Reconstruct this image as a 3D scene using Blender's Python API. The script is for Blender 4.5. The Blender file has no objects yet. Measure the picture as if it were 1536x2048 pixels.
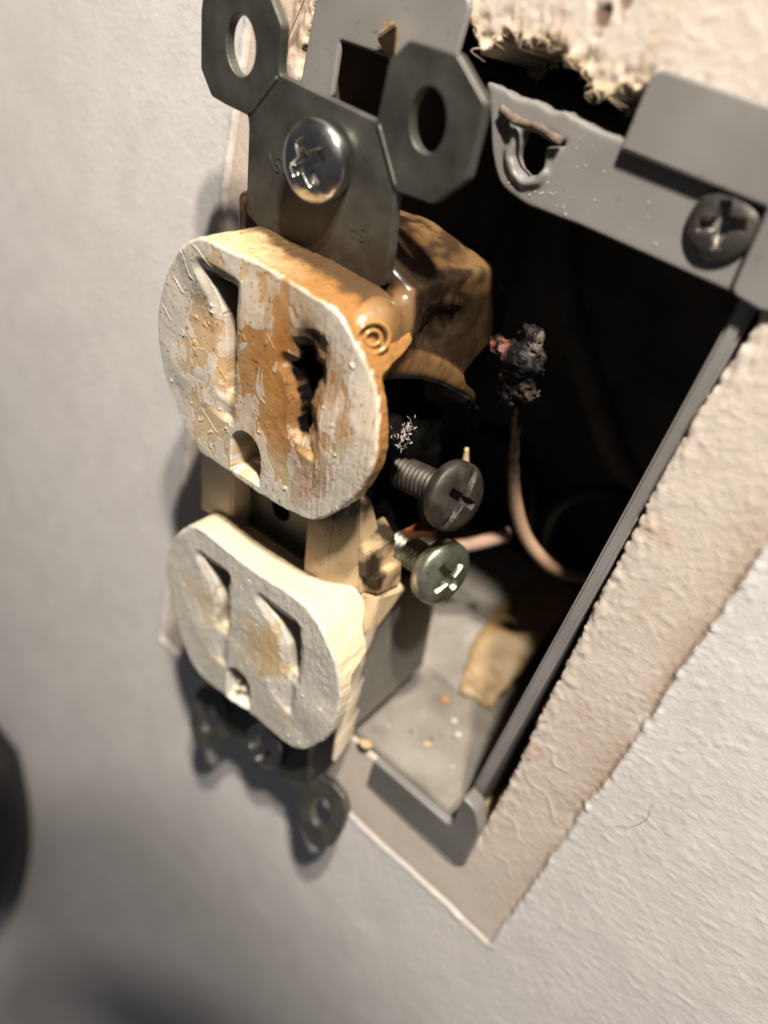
import bpy, math
import numpy as np
from mathutils import Matrix, Vector

MM = 0.001
sc = bpy.context.scene
COL = sc.collection

# ------------------------------------------------------------------ camera
# wall frame: X right along the wall, Y into the wall, Z up; wall face at Y = 0
CAM_R = np.array([[0.74974415, 0.60883819, 0.25922918],
                  [0.52911952, -0.31632703, -0.78738158],
                  [-0.39738678, 0.72749795, -0.55931251]])
CAM_P = np.array([40.0494063, -76.34376754, 53.48980807])
cam_d = bpy.data.cameras.new('camera')
cam = bpy.data.objects.new('camera', cam_d)
COL.objects.link(cam)
r, u, b = CAM_R[0], -CAM_R[1], -CAM_R[2]
cam.matrix_world = Matrix(((r[0], u[0], b[0], CAM_P[0] * MM), (r[1], u[1], b[1], CAM_P[1] * MM),
                           (r[2], u[2], b[2], CAM_P[2] * MM), (0, 0, 0, 1)))
cam_d.sensor_fit = 'VERTICAL'
cam_d.sensor_height = 5.27
cam_d.sensor_width = 3.95
cam_d.lens = 5.27 * 1554.6 / 2048
cam_d.clip_start = 0.002
cam_d.clip_end = 20
cam_d.dof.use_dof = True
cam_d.dof.focus_distance = 0.0885
cam_d.dof.aperture_fstop = 1.75
sc.camera = cam

# ------------------------------------------------------------------ world and lamps
world = bpy.data.worlds.new('World')
sc.world = world
world.use_nodes = True
bg = world.node_tree.nodes['Background']
bg.inputs['Color'].default_value = (0.93, 0.92, 1.0, 1)
bg.inputs['Strength'].default_value = 0.068


def lamp(name, d, dist, power, size, col):
    ld = bpy.data.lights.new(name, 'SPOT')
    ld.energy = power
    ld.shadow_soft_size = size
    ld.color = col
    ld.spot_size = math.radians(115)
    ld.spot_blend = 1.0
    o = bpy.data.objects.new(name, ld)
    COL.objects.link(o)
    d = Vector(d).normalized()
    aim = Vector((14, 0, -8)) * MM
    o.location = aim + d * dist
    o.rotation_euler = d.to_track_quat('Z', 'Y').to_euler()
    return o


lamp('work_lamp', (0.135, -0.375, 0.915), 0.45, 12.4, 0.008, (1.0, 0.90, 0.765))
lamp('work_lamp_second', (0.235, -0.405, 0.885), 0.45, 10.6, 0.011, (1.0, 0.90, 0.765))

sc.view_settings.view_transform = 'Standard'
sc.view_settings.look = 'None'
sc.view_settings.exposure = 0
sc.view_settings.gamma = 1
sc.view_settings.use_curve_mapping = False
sc.render.engine = 'CYCLES'
sc.cycles.use_denoising = True
sc.cycles.max_bounces = 6
sc.cycles.caustics_reflective = False
sc.cycles.caustics_refractive = False
sc.cycles.sample_clamp_indirect = 4


# ------------------------------------------------------------------ numpy noise
def _h(ix, iy, iz, seed):
    n = (ix.astype(np.int64) * 374761393 + iy.astype(np.int64) * 668265263 + iz.astype(np.int64) * 2147483647
         + seed * 1274126177) & 0xFFFFFFFF
    n = ((n ^ (n >> 13)) * 1274126177) & 0xFFFFFFFF
    n = ((n ^ (n >> 16)) * 2246822519) & 0xFFFFFFFF
    return ((n ^ (n >> 15)) & 0xFFFFFF) / float(0xFFFFFF) * 2 - 1


def noise(x, y, z=0.0, seed=0):
    x, y, z = np.broadcast_arrays(np.asarray(x, float), np.asarray(y, float), np.asarray(z, float))
    ix, iy, iz = np.floor(x), np.floor(y), np.floor(z)
    fx, fy, fz = x - ix, y - iy, z - iz
    s = lambda q: q * q * q * (q * (q * 6 - 15) + 10)
    ux, uy, uz = s(fx), s(fy), s(fz)
    o = 0
    for a in (0, 1):
        for bb in (0, 1):
            for c in (0, 1):
                w = (ux if a else 1 - ux) * (uy if bb else 1 - uy) * (uz if c else 1 - uz)
                o = o + w * _h(ix + a, iy + bb, iz + c, seed)
    return o


def fbm(x, y, z=0.0, seed=0, oct=4, gain=0.5):
    o, a, f, t = 0, 1.0, 1.0, 0
    for k in range(oct):
        o = o + a * noise(x * f + 17.3 * k, y * f - 9.1 * k, np.asarray(z) * f + 3.7 * k, seed + k)
        t += a
        a *= gain
        f *= 2.03
    return o / t


def ss(a, b_, x):
    t = np.clip((x - a) / (b_ - a), 0, 1)
    return t * t * (3 - 2 * t)


def lerp(a, b_, t):
    a = np.asarray(a, float)
    b_ = np.asarray(b_, float)
    t = np.asarray(t)[..., None]
    return a * (1 - t) + b_ * t


# ------------------------------------------------------------------ mesh helpers (all in millimetres)
def mesh_np(name, V, F, col=None, smooth=True):
    """V (n,3) mm, F (m,k) quads or tris; col (n,4): rgb + roughness"""
    me = bpy.data.meshes.new(name)
    V = np.asarray(V, np.float64) * MM
    F = np.asarray(F, np.int32)
    k = F.shape[1]
    me.vertices.add(len(V))
    me.vertices.foreach_set('co', V.astype(np.float32).ravel())
    me.loops.add(F.size)
    me.loops.foreach_set('vertex_index', F.ravel())
    me.polygons.add(len(F))
    me.polygons.foreach_set('loop_start', np.arange(0, F.size, k, dtype=np.int32))
    me.polygons.foreach_set('loop_total', np.full(len(F), k, np.int32))
    me.update(calc_edges=True)
    me.validate()
    me.polygons.foreach_set('use_smooth', np.full(len(me.polygons), smooth, bool))
    if col is not None:
        at = me.color_attributes.new('Col', 'FLOAT_COLOR', 'POINT')
        at.data.foreach_set('color', np.asarray(col, np.float32).ravel())
    return me


def obj(name, me, mat=None, parent=None):
    o = bpy.data.objects.new(name, me)
    COL.objects.link(o)
    if mat is not None:
        me.materials.clear()
        me.materials.append(mat)
    if parent is not None:
        o.parent = parent
    return o


def empty(name, loc, label, cat, group=None):
    o = bpy.data.objects.new(name, None)
    o.empty_display_size = 0.005
    o.location = Vector(loc) * MM
    COL.objects.link(o)
    o['label'] = label
    o['category'] = cat
    if group:
        o['group'] = group
    return o


def tag(o, label, cat, group=None):
    o['label'] = label
    o['category'] = cat
    if group:
        o['group'] = group


def grid_faces(nu, nv, wrap=False):
    """index = i*nv + j ; i in nu, j in nv (j wraps)"""
    i = np.arange(nu - 1)[:, None]
    j = np.arange(nv if wrap else nv - 1)[None, :]
    j2 = (j + 1) % nv
    a = i * nv + j
    return np.stack([a, a + nv, (i + 1) * nv + j2, i * nv + j2], -1).reshape(-1, 4)


def plate(loops, y0, thick, bevel=0.15, res=2):
    """flat plate in the XZ plane from closed 2-D loops (outer first, then holes); front face at y0, grows to +Y"""
    cu = bpy.data.curves.new('tmp', 'CURVE')
    cu.dimensions = '2D'
    cu.fill_mode = 'BOTH'
    cu.extrude = max(thick / 2 - bevel, 0.01)
    cu.bevel_depth = bevel
    cu.bevel_resolution = res
    cu.offset = -bevel
    for L in loops:
        sp = cu.splines.new('POLY')
        sp.points.add(len(L) - 1)
        sp.use_cyclic_u = True
        for p, q in zip(sp.points, L):
            p.co = (q[0], q[1], 0, 1)
    o = bpy.data.objects.new('tmp', cu)
    COL.objects.link(o)
    dg = bpy.context.evaluated_depsgraph_get()
    me = bpy.data.meshes.new_from_object(o.evaluated_get(dg))
    bpy.data.objects.remove(o)
    n = len(me.vertices)
    co = np.empty(n * 3, np.float32)
    me.vertices.foreach_get('co', co)
    co = co.reshape(-1, 3)
    out = np.stack([co[:, 0], y0 + thick / 2 - co[:, 2], co[:, 1]], 1) * MM
    me.vertices.foreach_set('co', out.astype(np.float32).ravel())
    me.update()
    for p in me.polygons:
        p.use_smooth = False
    return me


def ellipse(cx, cz, rx, rz, rot=0, n=36):
    a = np.linspace(0, 2 * math.pi, n, endpoint=False)
    x, z = rx * np.cos(a), rz * np.sin(a)
    c, s = math.cos(rot), math.sin(rot)
    return [(cx + c * p - s * q, cz + s * p + c * q) for p, q in zip(x, z)]


def round_poly(P, rad, n=4):
    """round the corners of a polygon; rad number or list"""
    out = []
    m = len(P)
    for i in range(m):
        p0, p1, p2 = (np.array(P[i - 1], float), np.array(P[i], float), np.array(P[(i + 1) % m], float))
        rr = rad[i] if isinstance(rad, (list, tuple)) else rad
        a, c = p0 - p1, p2 - p1
        la, lc = np.linalg.norm(a), np.linalg.norm(c)
        d = min(rr, la * 0.45, lc * 0.45)
        if d < 0.02:
            out.append(tuple(p1))
            continue
        s, e = p1 + a / la * d, p1 + c / lc * d
        for k in range(n + 1):
            t = k / n
            out.append(tuple((1 - t) ** 2 * s + 2 * t * (1 - t) * p1 + t * t * e))
    return out


def box_me(x0, x1, y0, y1, z0, z1, bevel=0.3, prof=None):
    """bevelled box; prof(V)->V optional deformation"""
    import bmesh
    bm = bmesh.new()
    bmesh.ops.create_cube(bm, size=1)
    for v in bm.verts:
        v.co = ((x0 + x1) / 2 + v.co.x * (x1 - x0), (y0 + y1) / 2 + v.co.y * (y1 - y0), (z0 + z1) / 2 + v.co.z * (z1 - z0))
    if prof:
        for v in bm.verts:
            v.co = prof(v.co.copy())
    if bevel:
        bmesh.ops.bevel(bm, geom=list(bm.edges), offset=bevel, segments=2, affect='EDGES', clamp_overlap=True)
    bmesh.ops.recalc_face_normals(bm, faces=bm.faces)
    for v in bm.verts:
        v.co *= MM
    me = bpy.data.meshes.new('box')
    bm.to_mesh(me)
    bm.free()
    return me


def hull_me(pts, bevel=0.3):
    import bmesh
    bm = bmesh.new()
    for p in pts:
        bm.verts.new(p)
    bmesh.ops.convex_hull(bm, input=bm.verts)
    bmesh.ops.dissolve_limit(bm, angle_limit=0.03, verts=bm.verts, edges=bm.edges)
    if bevel:
        bmesh.ops.bevel(bm, geom=list(bm.edges), offset=bevel, segments=2, affect='EDGES', clamp_overlap=True)
    bmesh.ops.recalc_face_normals(bm, faces=bm.faces)
    for v in bm.verts:
        v.co *= MM
    me = bpy.data.meshes.new('hull')
    bm.to_mesh(me)
    bm.free()
    return me


def smooth_path(P, n=10):
    P = np.array(P, float)
    Q = np.vstack([2 * P[0] - P[1], P, 2 * P[-1] - P[-2]])
    out = []
    for i in range(1, len(Q) - 2):
        for k in range(n):
            t = k / n
            out.append(0.5 * (2 * Q[i] + (Q[i + 1] - Q[i - 1]) * t + (2 * Q[i - 1] - 5 * Q[i] + 4 * Q[i + 1] - Q[i + 2]) * t * t
                              + (3 * Q[i] - Q[i - 1] - 3 * Q[i + 1] + Q[i + 2]) * t ** 3))
    out.append(P[-1])
    return np.array(out)


def tube(path, rad, seg=14, caps=True, flat=1.0, rough=0.0, seed=0, up=(0.3, 1, 0.2)):
    path = np.asarray(path, float)
    n = len(path)
    rad = np.broadcast_to(np.asarray(rad, float), (n,))
    T = np.gradient(path, axis=0)
    T /= np.linalg.norm(T, axis=1)[:, None] + 1e-9
    U = np.cross(T, np.array(up, float))
    U /= np.linalg.norm(U, axis=1)[:, None] + 1e-9
    W = np.cross(T, U)
    a = np.linspace(0, 2 * math.pi, seg, endpoint=False)
    rr = rad[:, None] * np.ones(seg)[None]
    V = path[:, None] + rr[..., None] * (np.cos(a)[None, :, None] * U[:, None] + flat * np.sin(a)[None, :, None] * W[:, None])
    V = V.reshape(-1, 3)
    if rough:
        V = V + rough * np.stack([fbm(V[:, 0], V[:, 1], V[:, 2], seed + k, 3) for k in range(3)], 1)
    F = grid_faces(n, seg, True)
    if caps:
        V = np.vstack([V, path[0], path[-1]])
        c0, c1 = n * seg, n * seg + 1
        j = np.arange(seg)
        j2 = (j + 1) % seg
        F = np.vstack([F, np.stack([np.full(seg, c0), j, j2, j2], 1), np.stack([np.full(seg, c1), (n - 1) * seg + j2, (n - 1) * seg + j, (n - 1) * seg + j], 1)])
    return V, F[:, ::-1]


def mesh_any(name, V, F, col=None, smooth=True):
    """like mesh_np but allows degenerate quads as triangles"""
    me = bpy.data.meshes.new(name)
    faces = [tuple(dict.fromkeys(int(q) for q in f)) for f in F]
    me.from_pydata([tuple(v) for v in np.asarray(V) * MM], [], faces)
    me.update()
    for p in me.polygons:
        p.use_smooth = smooth
    if col is not None:
        at = me.color_attributes.new('Col', 'FLOAT_COLOR', 'POINT')
        at.data.foreach_set('color', np.asarray(col, np.float32).ravel())
    return me


def surface_nets(fn, lo, hi, h):
    """polygonise the zero set of fn(x,y,z) (negative inside) on a grid of spacing h"""
    lo, hi = np.array(lo, float), np.array(hi, float)
    n = np.ceil((hi - lo) / h).astype(int) + 1
    ax = [lo[k] + h * np.arange(n[k]) for k in range(3)]
    X, Y, Z = np.meshgrid(*ax, indexing='ij')
    D = fn(X, Y, Z)
    sgn = D < 0
    c = np.zeros(n - 1, int)
    for a in (0, 1):
        for b_ in (0, 1):
            for d in (0, 1):
                c += sgn[a:n[0] - 1 + a, b_:n[1] - 1 + b_, d:n[2] - 1 + d]
    act = (c > 0) & (c < 8)
    idx = -np.ones(n - 1, int)
    cells = np.argwhere(act)
    idx[act] = np.arange(len(cells))
    acc = np.zeros((len(cells), 3))
    cnt = np.zeros(len(cells))
    corners = [(a, b_, d) for a in (0, 1) for b_ in (0, 1) for d in (0, 1)]
    for p in corners:
        for k in range(3):
            if p[k] == 0:
                q = list(p)
                q[k] = 1
                i0 = cells + np.array(p)
                i1 = cells + np.array(q)
                d0 = D[i0[:, 0], i0[:, 1], i0[:, 2]]
                d1 = D[i1[:, 0], i1[:, 1], i1[:, 2]]
                m = (d0 < 0) != (d1 < 0)
                t = np.where(m, d0 / np.where(m, d0 - d1, 1), 0)
                pos = i0 + t[:, None] * (np.array(q) - np.array(p))
                acc += np.where(m[:, None], pos, 0)
                cnt += m
    V = lo + h * acc / cnt[:, None]
    F = []
    for k in range(3):
        e = [slice(None)] * 3
        e[k] = slice(0, n[k] - 1)
        s0 = sgn[tuple(e)]
        e[k] = slice(1, n[k])
        s1 = sgn[tuple(e)]
        ed = np.argwhere(s0 != s1)
        a1, a2 = (k + 1) % 3, (k + 2) % 3
        ed = ed[(ed[:, a1] > 0) & (ed[:, a2] > 0) & (ed[:, a1] < n[a1] - 1) & (ed[:, a2] < n[a2] - 1)]
        def at(d1, d2):
            q = ed.copy()
            q[:, a1] += d1
            q[:, a2] += d2
            return idx[q[:, 0], q[:, 1], q[:, 2]]
        quad = np.stack([at(-1, -1), at(0, -1), at(0, 0), at(-1, 0)], 1)
        fl = s0[ed[:, 0], ed[:, 1], ed[:, 2]] if len(ed) else np.zeros(0, bool)
        quad = np.where(fl[:, None], quad, quad[:, ::-1])
        F.append(quad)
    return V, np.vstack(F)


def smin(a, b_, k):
    h = np.clip(0.5 + 0.5 * (b_ - a) / k, 0, 1)
    return b_ * (1 - h) + a * h - k * h * (1 - h)


def smax(a, b_, k):
    return -smin(-a, -b_, k)


def sd_box(X, Y, Z, c, hlf, rnd=0.0):
    qx, qy, qz = np.abs(X - c[0]) - hlf[0] + rnd, np.abs(Y - c[1]) - hlf[1] + rnd, np.abs(Z - c[2]) - hlf[2] + rnd
    return np.sqrt(np.maximum(qx, 0) ** 2 + np.maximum(qy, 0) ** 2 + np.maximum(qz, 0) ** 2) + np.minimum(np.maximum(qx, np.maximum(qy, qz)), 0) - rnd


def sd_cap(X, Y, Z, a, b_, r0, r1=None):
    r1 = r0 if r1 is None else r1
    a, b_ = np.array(a, float), np.array(b_, float)
    d = b_ - a
    t = np.clip(((X - a[0]) * d[0] + (Y - a[1]) * d[1] + (Z - a[2]) * d[2]) / (d @ d), 0, 1)
    return np.sqrt((X - a[0] - t * d[0]) ** 2 + (Y - a[1] - t * d[1]) ** 2 + (Z - a[2] - t * d[2]) ** 2) - (r0 + (r1 - r0) * t)


# ------------------------------------------------------------------ materials
def base_mat(name):
    m = bpy.data.materials.new(name)
    m.use_nodes = True
    nt = m.node_tree
    return m, nt, nt.nodes['Principled BSDF']


def add_bump(nt, bs, scale, strength, dist, detail=4, stretch=None, extra=None):
    tc = nt.nodes.new('ShaderNodeTexCoord')
    no = nt.nodes.new('ShaderNodeTexNoise')
    no.inputs['Scale'].default_value = scale
    no.inputs['Detail'].default_value = detail
    if stretch:
        mp = nt.nodes.new('ShaderNodeMapping')
        mp.inputs['Scale'].default_value = stretch
        nt.links.new(tc.outputs['Object'], mp.inputs['Vector'])
        nt.links.new(mp.outputs[0], no.inputs['Vector'])
    else:
        nt.links.new(tc.outputs['Object'], no.inputs['Vector'])
    bu = nt.nodes.new('ShaderNodeBump')
    bu.inputs['Strength'].default_value = strength
    bu.inputs['Distance'].default_value = dist
    nt.links.new(no.outputs['Fac'], bu.inputs['Height'])
    nt.links.new(bu.outputs[0], bs.inputs['Normal'])
    return tc, no, bu


def mat_vc(name, bump=(2500, 0.3, 0.00008), metallic=0.0, sss=0.0, spec=0.5, coat=0.0, matt=0.5):
    m, nt, bs = base_mat(name)
    at = nt.nodes.new('ShaderNodeAttribute')
    at.attribute_name = 'Col'
    nt.links.new(at.outputs['Color'], bs.inputs['Base Color'])
    nt.links.new(at.outputs['Alpha'], bs.inputs['Roughness'])
    bs.inputs['Metallic'].default_value = metallic
    bw = nt.nodes.new('ShaderNodeRGBToBW')
    nt.links.new(at.outputs['Color'], bw.inputs[0])
    mrs = nt.nodes.new('ShaderNodeMapRange')
    mrs.inputs['From Min'].default_value = 0.01
    mrs.inputs['From Max'].default_value = 0.06
    mrs.inputs['To Min'].default_value = matt
    mrs.inputs['To Max'].default_value = spec
    nt.links.new(bw.outputs[0], mrs.inputs['Value'])
    nt.links.new(mrs.outputs[0], bs.inputs['Specular IOR Level'])
    bs.inputs['Coat Weight'].default_value = coat
    bs.inputs['Coat Roughness'].default_value = 0.15
    if sss:
        bs.inputs['Subsurface Weight'].default_value = sss
        bs.inputs['Subsurface Radius'].default_value = (1.0, 0.6, 0.3)
        bs.inputs['Subsurface Scale'].default_value = 0.0012
    if bump:
        add_bump(nt, bs, *bump)
    return m


def mat_mix(name, c1, c2, scale=300, lo=0.4, hi=0.65, rough=(0.5, 0.6), metallic=0.0, bump=(2500, 0.3, 0.00006), detail=5, spec=0.5,
            c3=None, speck=1800, stretch=None, sss=0.0):
    """two-tone noise material, optional dark specks c3"""
    m, nt, bs = base_mat(name)
    tc, no, bu = add_bump(nt, bs, *bump)
    n1 = nt.nodes.new('ShaderNodeTexNoise')
    n1.inputs['Scale'].default_value = scale
    n1.inputs['Detail'].default_value = detail
    if stretch:
        mp = nt.nodes.new('ShaderNodeMapping')
        mp.inputs['Scale'].default_value = stretch
        nt.links.new(tc.outputs['Object'], mp.inputs['Vector'])
        nt.links.new(mp.outputs[0], n1.inputs['Vector'])
    else:
        nt.links.new(tc.outputs['Object'], n1.inputs['Vector'])
    rp = nt.nodes.new('ShaderNodeValToRGB')
    rp.color_ramp.elements[0].position = lo
    rp.color_ramp.elements[0].color = (*c1, 1)
    rp.color_ramp.elements[1].position = hi
    rp.color_ramp.elements[1].color = (*c2, 1)
    nt.links.new(n1.outputs['Fac'], rp.inputs['Fac'])
    out = rp.outputs['Color']
    if c3:
        n2 = nt.nodes.new('ShaderNodeTexNoise')
        n2.inputs['Scale'].default_value = speck
        n2.inputs['Detail'].default_value = 2
        nt.links.new(tc.outputs['Object'], n2.inputs['Vector'])
        r2 = nt.nodes.new('ShaderNodeValToRGB')
        r2.color_ramp.elements[0].position = 0.66
        r2.color_ramp.elements[1].position = 0.76
        nt.links.new(n2.outputs['Fac'], r2.inputs['Fac'])
        mx = nt.nodes.new('ShaderNodeMix')
        mx.data_type = 'RGBA'
        nt.links.new(r2.outputs['Color'], mx.inputs[0])
        nt.links.new(out, mx.inputs[6])
        mx.inputs[7].default_value = (*c3, 1)
        out = mx.outputs[2]
    nt.links.new(out, bs.inputs['Base Color'])
    mr = nt.nodes.new('ShaderNodeMapRange')
    mr.inputs['To Min'].default_value = rough[0]
    mr.inputs['To Max'].default_value = rough[1]
    nt.links.new(n1.outputs['Fac'], mr.inputs['Value'])
    nt.links.new(mr.outputs[0], bs.inputs['Roughness'])
    bs.inputs['Metallic'].default_value = metallic
    bs.inputs['Specular IOR Level'].default_value = spec
    if sss:
        bs.inputs['Subsurface Weight'].default_value = sss
        bs.inputs['Subsurface Radius'].default_value = (1.0, 0.6, 0.3)
        bs.inputs['Subsurface Scale'].default_value = 0.0012
    return m


M_WALL = mat_vc('wall_paint', (2600, 0.35, 0.00010), spec=0.35)
M_FACE = mat_vc('painted_face', (3000, 0.25, 0.00005), sss=0.12, matt=0.02)
M_MELT = mat_vc('melted_plastic', (1800, 0.12, 0.00006), sss=0.10, coat=0.5)
M_PVC = mat_mix('grey_pvc', (0.155, 0.149, 0.144), (0.215, 0.209, 0.206), 70, 0.3, 0.62, (0.34, 0.48), 0, (1500, 0.15, 0.00005), c3=(0.15, 0.135, 0.12), speck=900)
M_PVCS = mat_mix('sooty_dim_pvc', (0.11, 0.096, 0.082), (0.25, 0.228, 0.205), 90, 0.35, 0.75, (0.5, 0.7), 0, (1200, 0.2, 0.00006))  # sooty inner grey, its tone also sets how dim the box looks inside
M_PVCD = mat_mix('grey_pvc_dusty', (0.155, 0.140, 0.120), (0.27, 0.252, 0.230), 130, 0.32, 0.66, (0.5, 0.7), 0, (1200, 0.2, 0.00006), c3=(0.17, 0.145, 0.115), speck=700)
M_ZINC = mat_mix('tarnished_zinc', (0.085, 0.088, 0.080), (0.165, 0.165, 0.148), 240, 0.35, 0.7, (0.42, 0.55), 0.75, (2200, 0.25, 0.00005), c3=(0.10, 0.075, 0.05), speck=1500)
M_STRAP = mat_mix('grimy_strap', (0.085, 0.088, 0.080), (0.165, 0.165, 0.148), 240, 0.35, 0.7, (0.42, 0.55), 0.75, (2200, 0.25, 0.00005), c3=(0.10, 0.075, 0.05), speck=1500)


def soot_near(mat, z0, z1, col, lim=(0.018, 0.028)):
    """greasy soot deposit that starts at height z0 (m, object space) and is full at z1, broken up by noise"""
    nt = mat.node_tree
    bs = nt.nodes['Principled BSDF']
    old = bs.inputs['Base Color'].links[0].from_socket
    tc = nt.nodes.new('ShaderNodeTexCoord')
    sp = nt.nodes.new('ShaderNodeSeparateXYZ')
    nt.links.new(tc.outputs['Object'], sp.inputs[0])
    mr = nt.nodes.new('ShaderNodeMapRange')
    mr.inputs['From Min'].default_value = z0
    mr.inputs['From Max'].default_value = z1
    nt.links.new(sp.outputs['Z'], mr.inputs['Value'])
    no = nt.nodes.new('ShaderNodeTexNoise')
    no.inputs['Scale'].default_value = 420
    no.inputs['Detail'].default_value = 5
    nt.links.new(tc.outputs['Object'], no.inputs['Vector'])
    m1 = nt.nodes.new('ShaderNodeMath')
    m1.operation = 'MULTIPLY_ADD'
    nt.links.new(no.outputs['Fac'], m1.inputs[0])
    m1.inputs[1].default_value = 1.6
    m1.inputs[2].default_value = -0.8
    m2 = nt.nodes.new('ShaderNodeMath')
    m2.operation = 'ADD'
    m2.use_clamp = True
    nt.links.new(mr.outputs[0], m2.inputs[0])
    nt.links.new(m1.outputs[0], m2.inputs[1])
    lo_ = nt.nodes.new('ShaderNodeMapRange')
    lo_.inputs['From Min'].default_value = lim[0]
    lo_.inputs['From Max'].default_value = lim[1]
    nt.links.new(sp.outputs['Z'], lo_.inputs['Value'])
    m4 = nt.nodes.new('ShaderNodeMath')
    m4.operation = 'MULTIPLY'
    nt.links.new(mr.outputs[0], m4.inputs[0])
    nt.links.new(lo_.outputs[0], m4.inputs[1])
    m3 = nt.nodes.new('ShaderNodeMath')
    m3.operation = 'MULTIPLY'
    nt.links.new(m2.outputs[0], m3.inputs[0])
    nt.links.new(m4.outputs[0], m3.inputs[1])
    mx = nt.nodes.new('ShaderNodeMix')
    mx.data_type = 'RGBA'
    nt.links.new(m3.outputs[0], mx.inputs[0])
    nt.links.new(old, mx.inputs[6])
    mx.inputs[7].default_value = (*col, 1)
    nt.links.new(mx.outputs[2], bs.inputs['Base Color'])
    mx2 = nt.nodes.new('ShaderNodeMath')
    mx2.operation = 'MULTIPLY_ADD'
    nt.links.new(m3.outputs[0], mx2.inputs[0])
    mx2.inputs[1].default_value = -bs.inputs['Metallic'].default_value
    mx2.inputs[2].default_value = bs.inputs['Metallic'].default_value
    nt.links.new(mx2.outputs[0], bs.inputs['Metallic'])


M_CHROME = mat_mix('bright_zinc_screw', (0.40, 0.40, 0.39), (0.54, 0.54, 0.52), 400, 0.35, 0.7, (0.20, 0.32), 1.0, (2500, 0.12, 0.00003))
M_GREENZ = mat_mix('dull_green_zinc', (0.30, 0.32, 0.25), (0.42, 0.43, 0.34), 500, 0.35, 0.7, (0.30, 0.45), 0.9, (2500, 0.3, 0.00004), c3=(0.16, 0.14, 0.10), speck=1600)
M_SOOTZ = mat_mix('sooty_steel', (0.030, 0.026, 0.022), (0.075, 0.065, 0.055), 500, 0.35, 0.7, (0.45, 0.6), 0.55, (2500, 0.4, 0.00006), c3=(0.02, 0.018, 0.016), speck=1400)
M_DARKZ = mat_mix('dark_oiled_steel', (0.10, 0.095, 0.088), (0.20, 0.19, 0.17), 700, 0.35, 0.7, (0.28, 0.42), 0.8, (2500, 0.3, 0.00005))
M_CREAM = mat_mix('cream_plastic', (0.66, 0.56, 0.42), (0.72, 0.63, 0.50), 200, 0.35, 0.7, (0.35, 0.5), 0, (1500, 0.12, 0.00004), c3=(0.58, 0.46, 0.30), speck=1300, sss=0.1)
M_TAN = mat_mix('scorched_tan_plastic', (0.50, 0.35, 0.19), (0.66, 0.52, 0.34), 260, 0.35, 0.7, (0.4, 0.6), 0, (2200, 0.35, 0.00006), c3=(0.10, 0.06, 0.03), speck=2200)
M_TANSOOT = mat_mix('sooty_tan_plastic', (0.03, 0.018, 0.010), (0.55, 0.40, 0.23), 190, 0.44, 0.58, (0.4, 0.6), 0, (2200, 0.35, 0.00006), c3=(0.04, 0.025, 0.015), speck=2000)
M_REAR = mat_mix('grey_rear_body', (0.165, 0.155, 0.142), (0.215, 0.203, 0.188), 180, 0.35, 0.7, (0.4, 0.55), 0, (1500, 0.15, 0.00005), c3=(0.13, 0.115, 0.10), speck=1600)
M_BRIDGE = mat_mix('scorched_bridge', (0.46, 0.33, 0.19), (0.60, 0.47, 0.31), 260, 0.35, 0.7, (0.4, 0.6), 0, (2200, 0.35, 0.00006), c3=(0.12, 0.07, 0.035), speck=2200)
M_CHAR = mat_mix('charred_black', (0.002, 0.002, 0.002), (0.006, 0.0055, 0.005), 700, 0.35, 0.7, (0.6, 0.95), 0, (1500, 0.8, 0.0002), spec=0.03)
M_BLACK = mat_mix('black_insulation', (0.008, 0.008, 0.009), (0.014, 0.014, 0.015), 300, 0.35, 0.7, (0.4, 0.5), 0, (900, 0.1, 0.00005))
M_WIRE = mat_mix('grimy_white_insulation', (0.42, 0.27, 0.20), (0.52, 0.36, 0.28), 300, 0.35, 0.7, (0.4, 0.5), 0, (900, 0.1, 0.00005))
M_YELL = mat_mix('yellow_jacket', (0.21, 0.135, 0.055), (0.32, 0.215, 0.09), 220, 0.35, 0.7, (0.45, 0.6), 0, (900, 0.15, 0.00006))
M_COPPER = mat_mix('scorched_copper', (0.30, 0.10, 0.05), (0.50, 0.20, 0.10), 900, 0.35, 0.7, (0.4, 0.55), 0.6, (2200, 0.4, 0.00008), c3=(0.03, 0.02, 0.02), speck=1500)
M_PAPER = mat_mix('torn_paper', (0.40, 0.26, 0.13), (0.68, 0.52, 0.34), 700, 0.3, 0.7, (0.8, 0.95), 0, (3000, 0.6, 0.0001), spec=0.2)
M_FIBRE = mat_mix('paper_fibre', (0.55, 0.42, 0.27), (0.72, 0.60, 0.45), 700, 0.3, 0.7, (0.8, 0.95), 0, (3000, 0.4, 0.0001), spec=0.2)
M_SLIVER = mat_mix('dirty_sliver', (0.07, 0.05, 0.035), (0.24, 0.19, 0.15), 900, 0.3, 0.7, (0.6, 0.8), 0, (3000, 0.6, 0.0002))
M_ASH = mat_mix('white_ash', (0.26, 0.235, 0.23), (0.46, 0.43, 0.42), 900, 0.3, 0.7, (0.6, 0.8), 0, (3000, 0.4, 0.0001))
M_LINT = mat_mix('grey_lint', (0.06, 0.05, 0.04), (0.14, 0.12, 0.095), 900, 0.3, 0.7, (0.8, 0.9), 0, (3000, 0.1, 0.00002), spec=0.1)
M_HAIR = mat_mix('dark_fibre', (0.03, 0.025, 0.02), (0.06, 0.05, 0.04), 900, 0.3, 0.7, (0.6, 0.8), 0, (3000, 0.1, 0.00002))
M_RUBBER = mat_mix('black_rubber', (0.006, 0.006, 0.007), (0.010, 0.009, 0.010), 60, 0.3, 0.7, (0.5, 0.6), 0, (900, 0.1, 0.00005))
M_CRUMB = mat_mix('plaster_crumb', (0.60, 0.55, 0.48), (0.75, 0.70, 0.62), 900, 0.3, 0.7, (0.8, 0.9), 0, (3000, 0.4, 0.0001))
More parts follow.
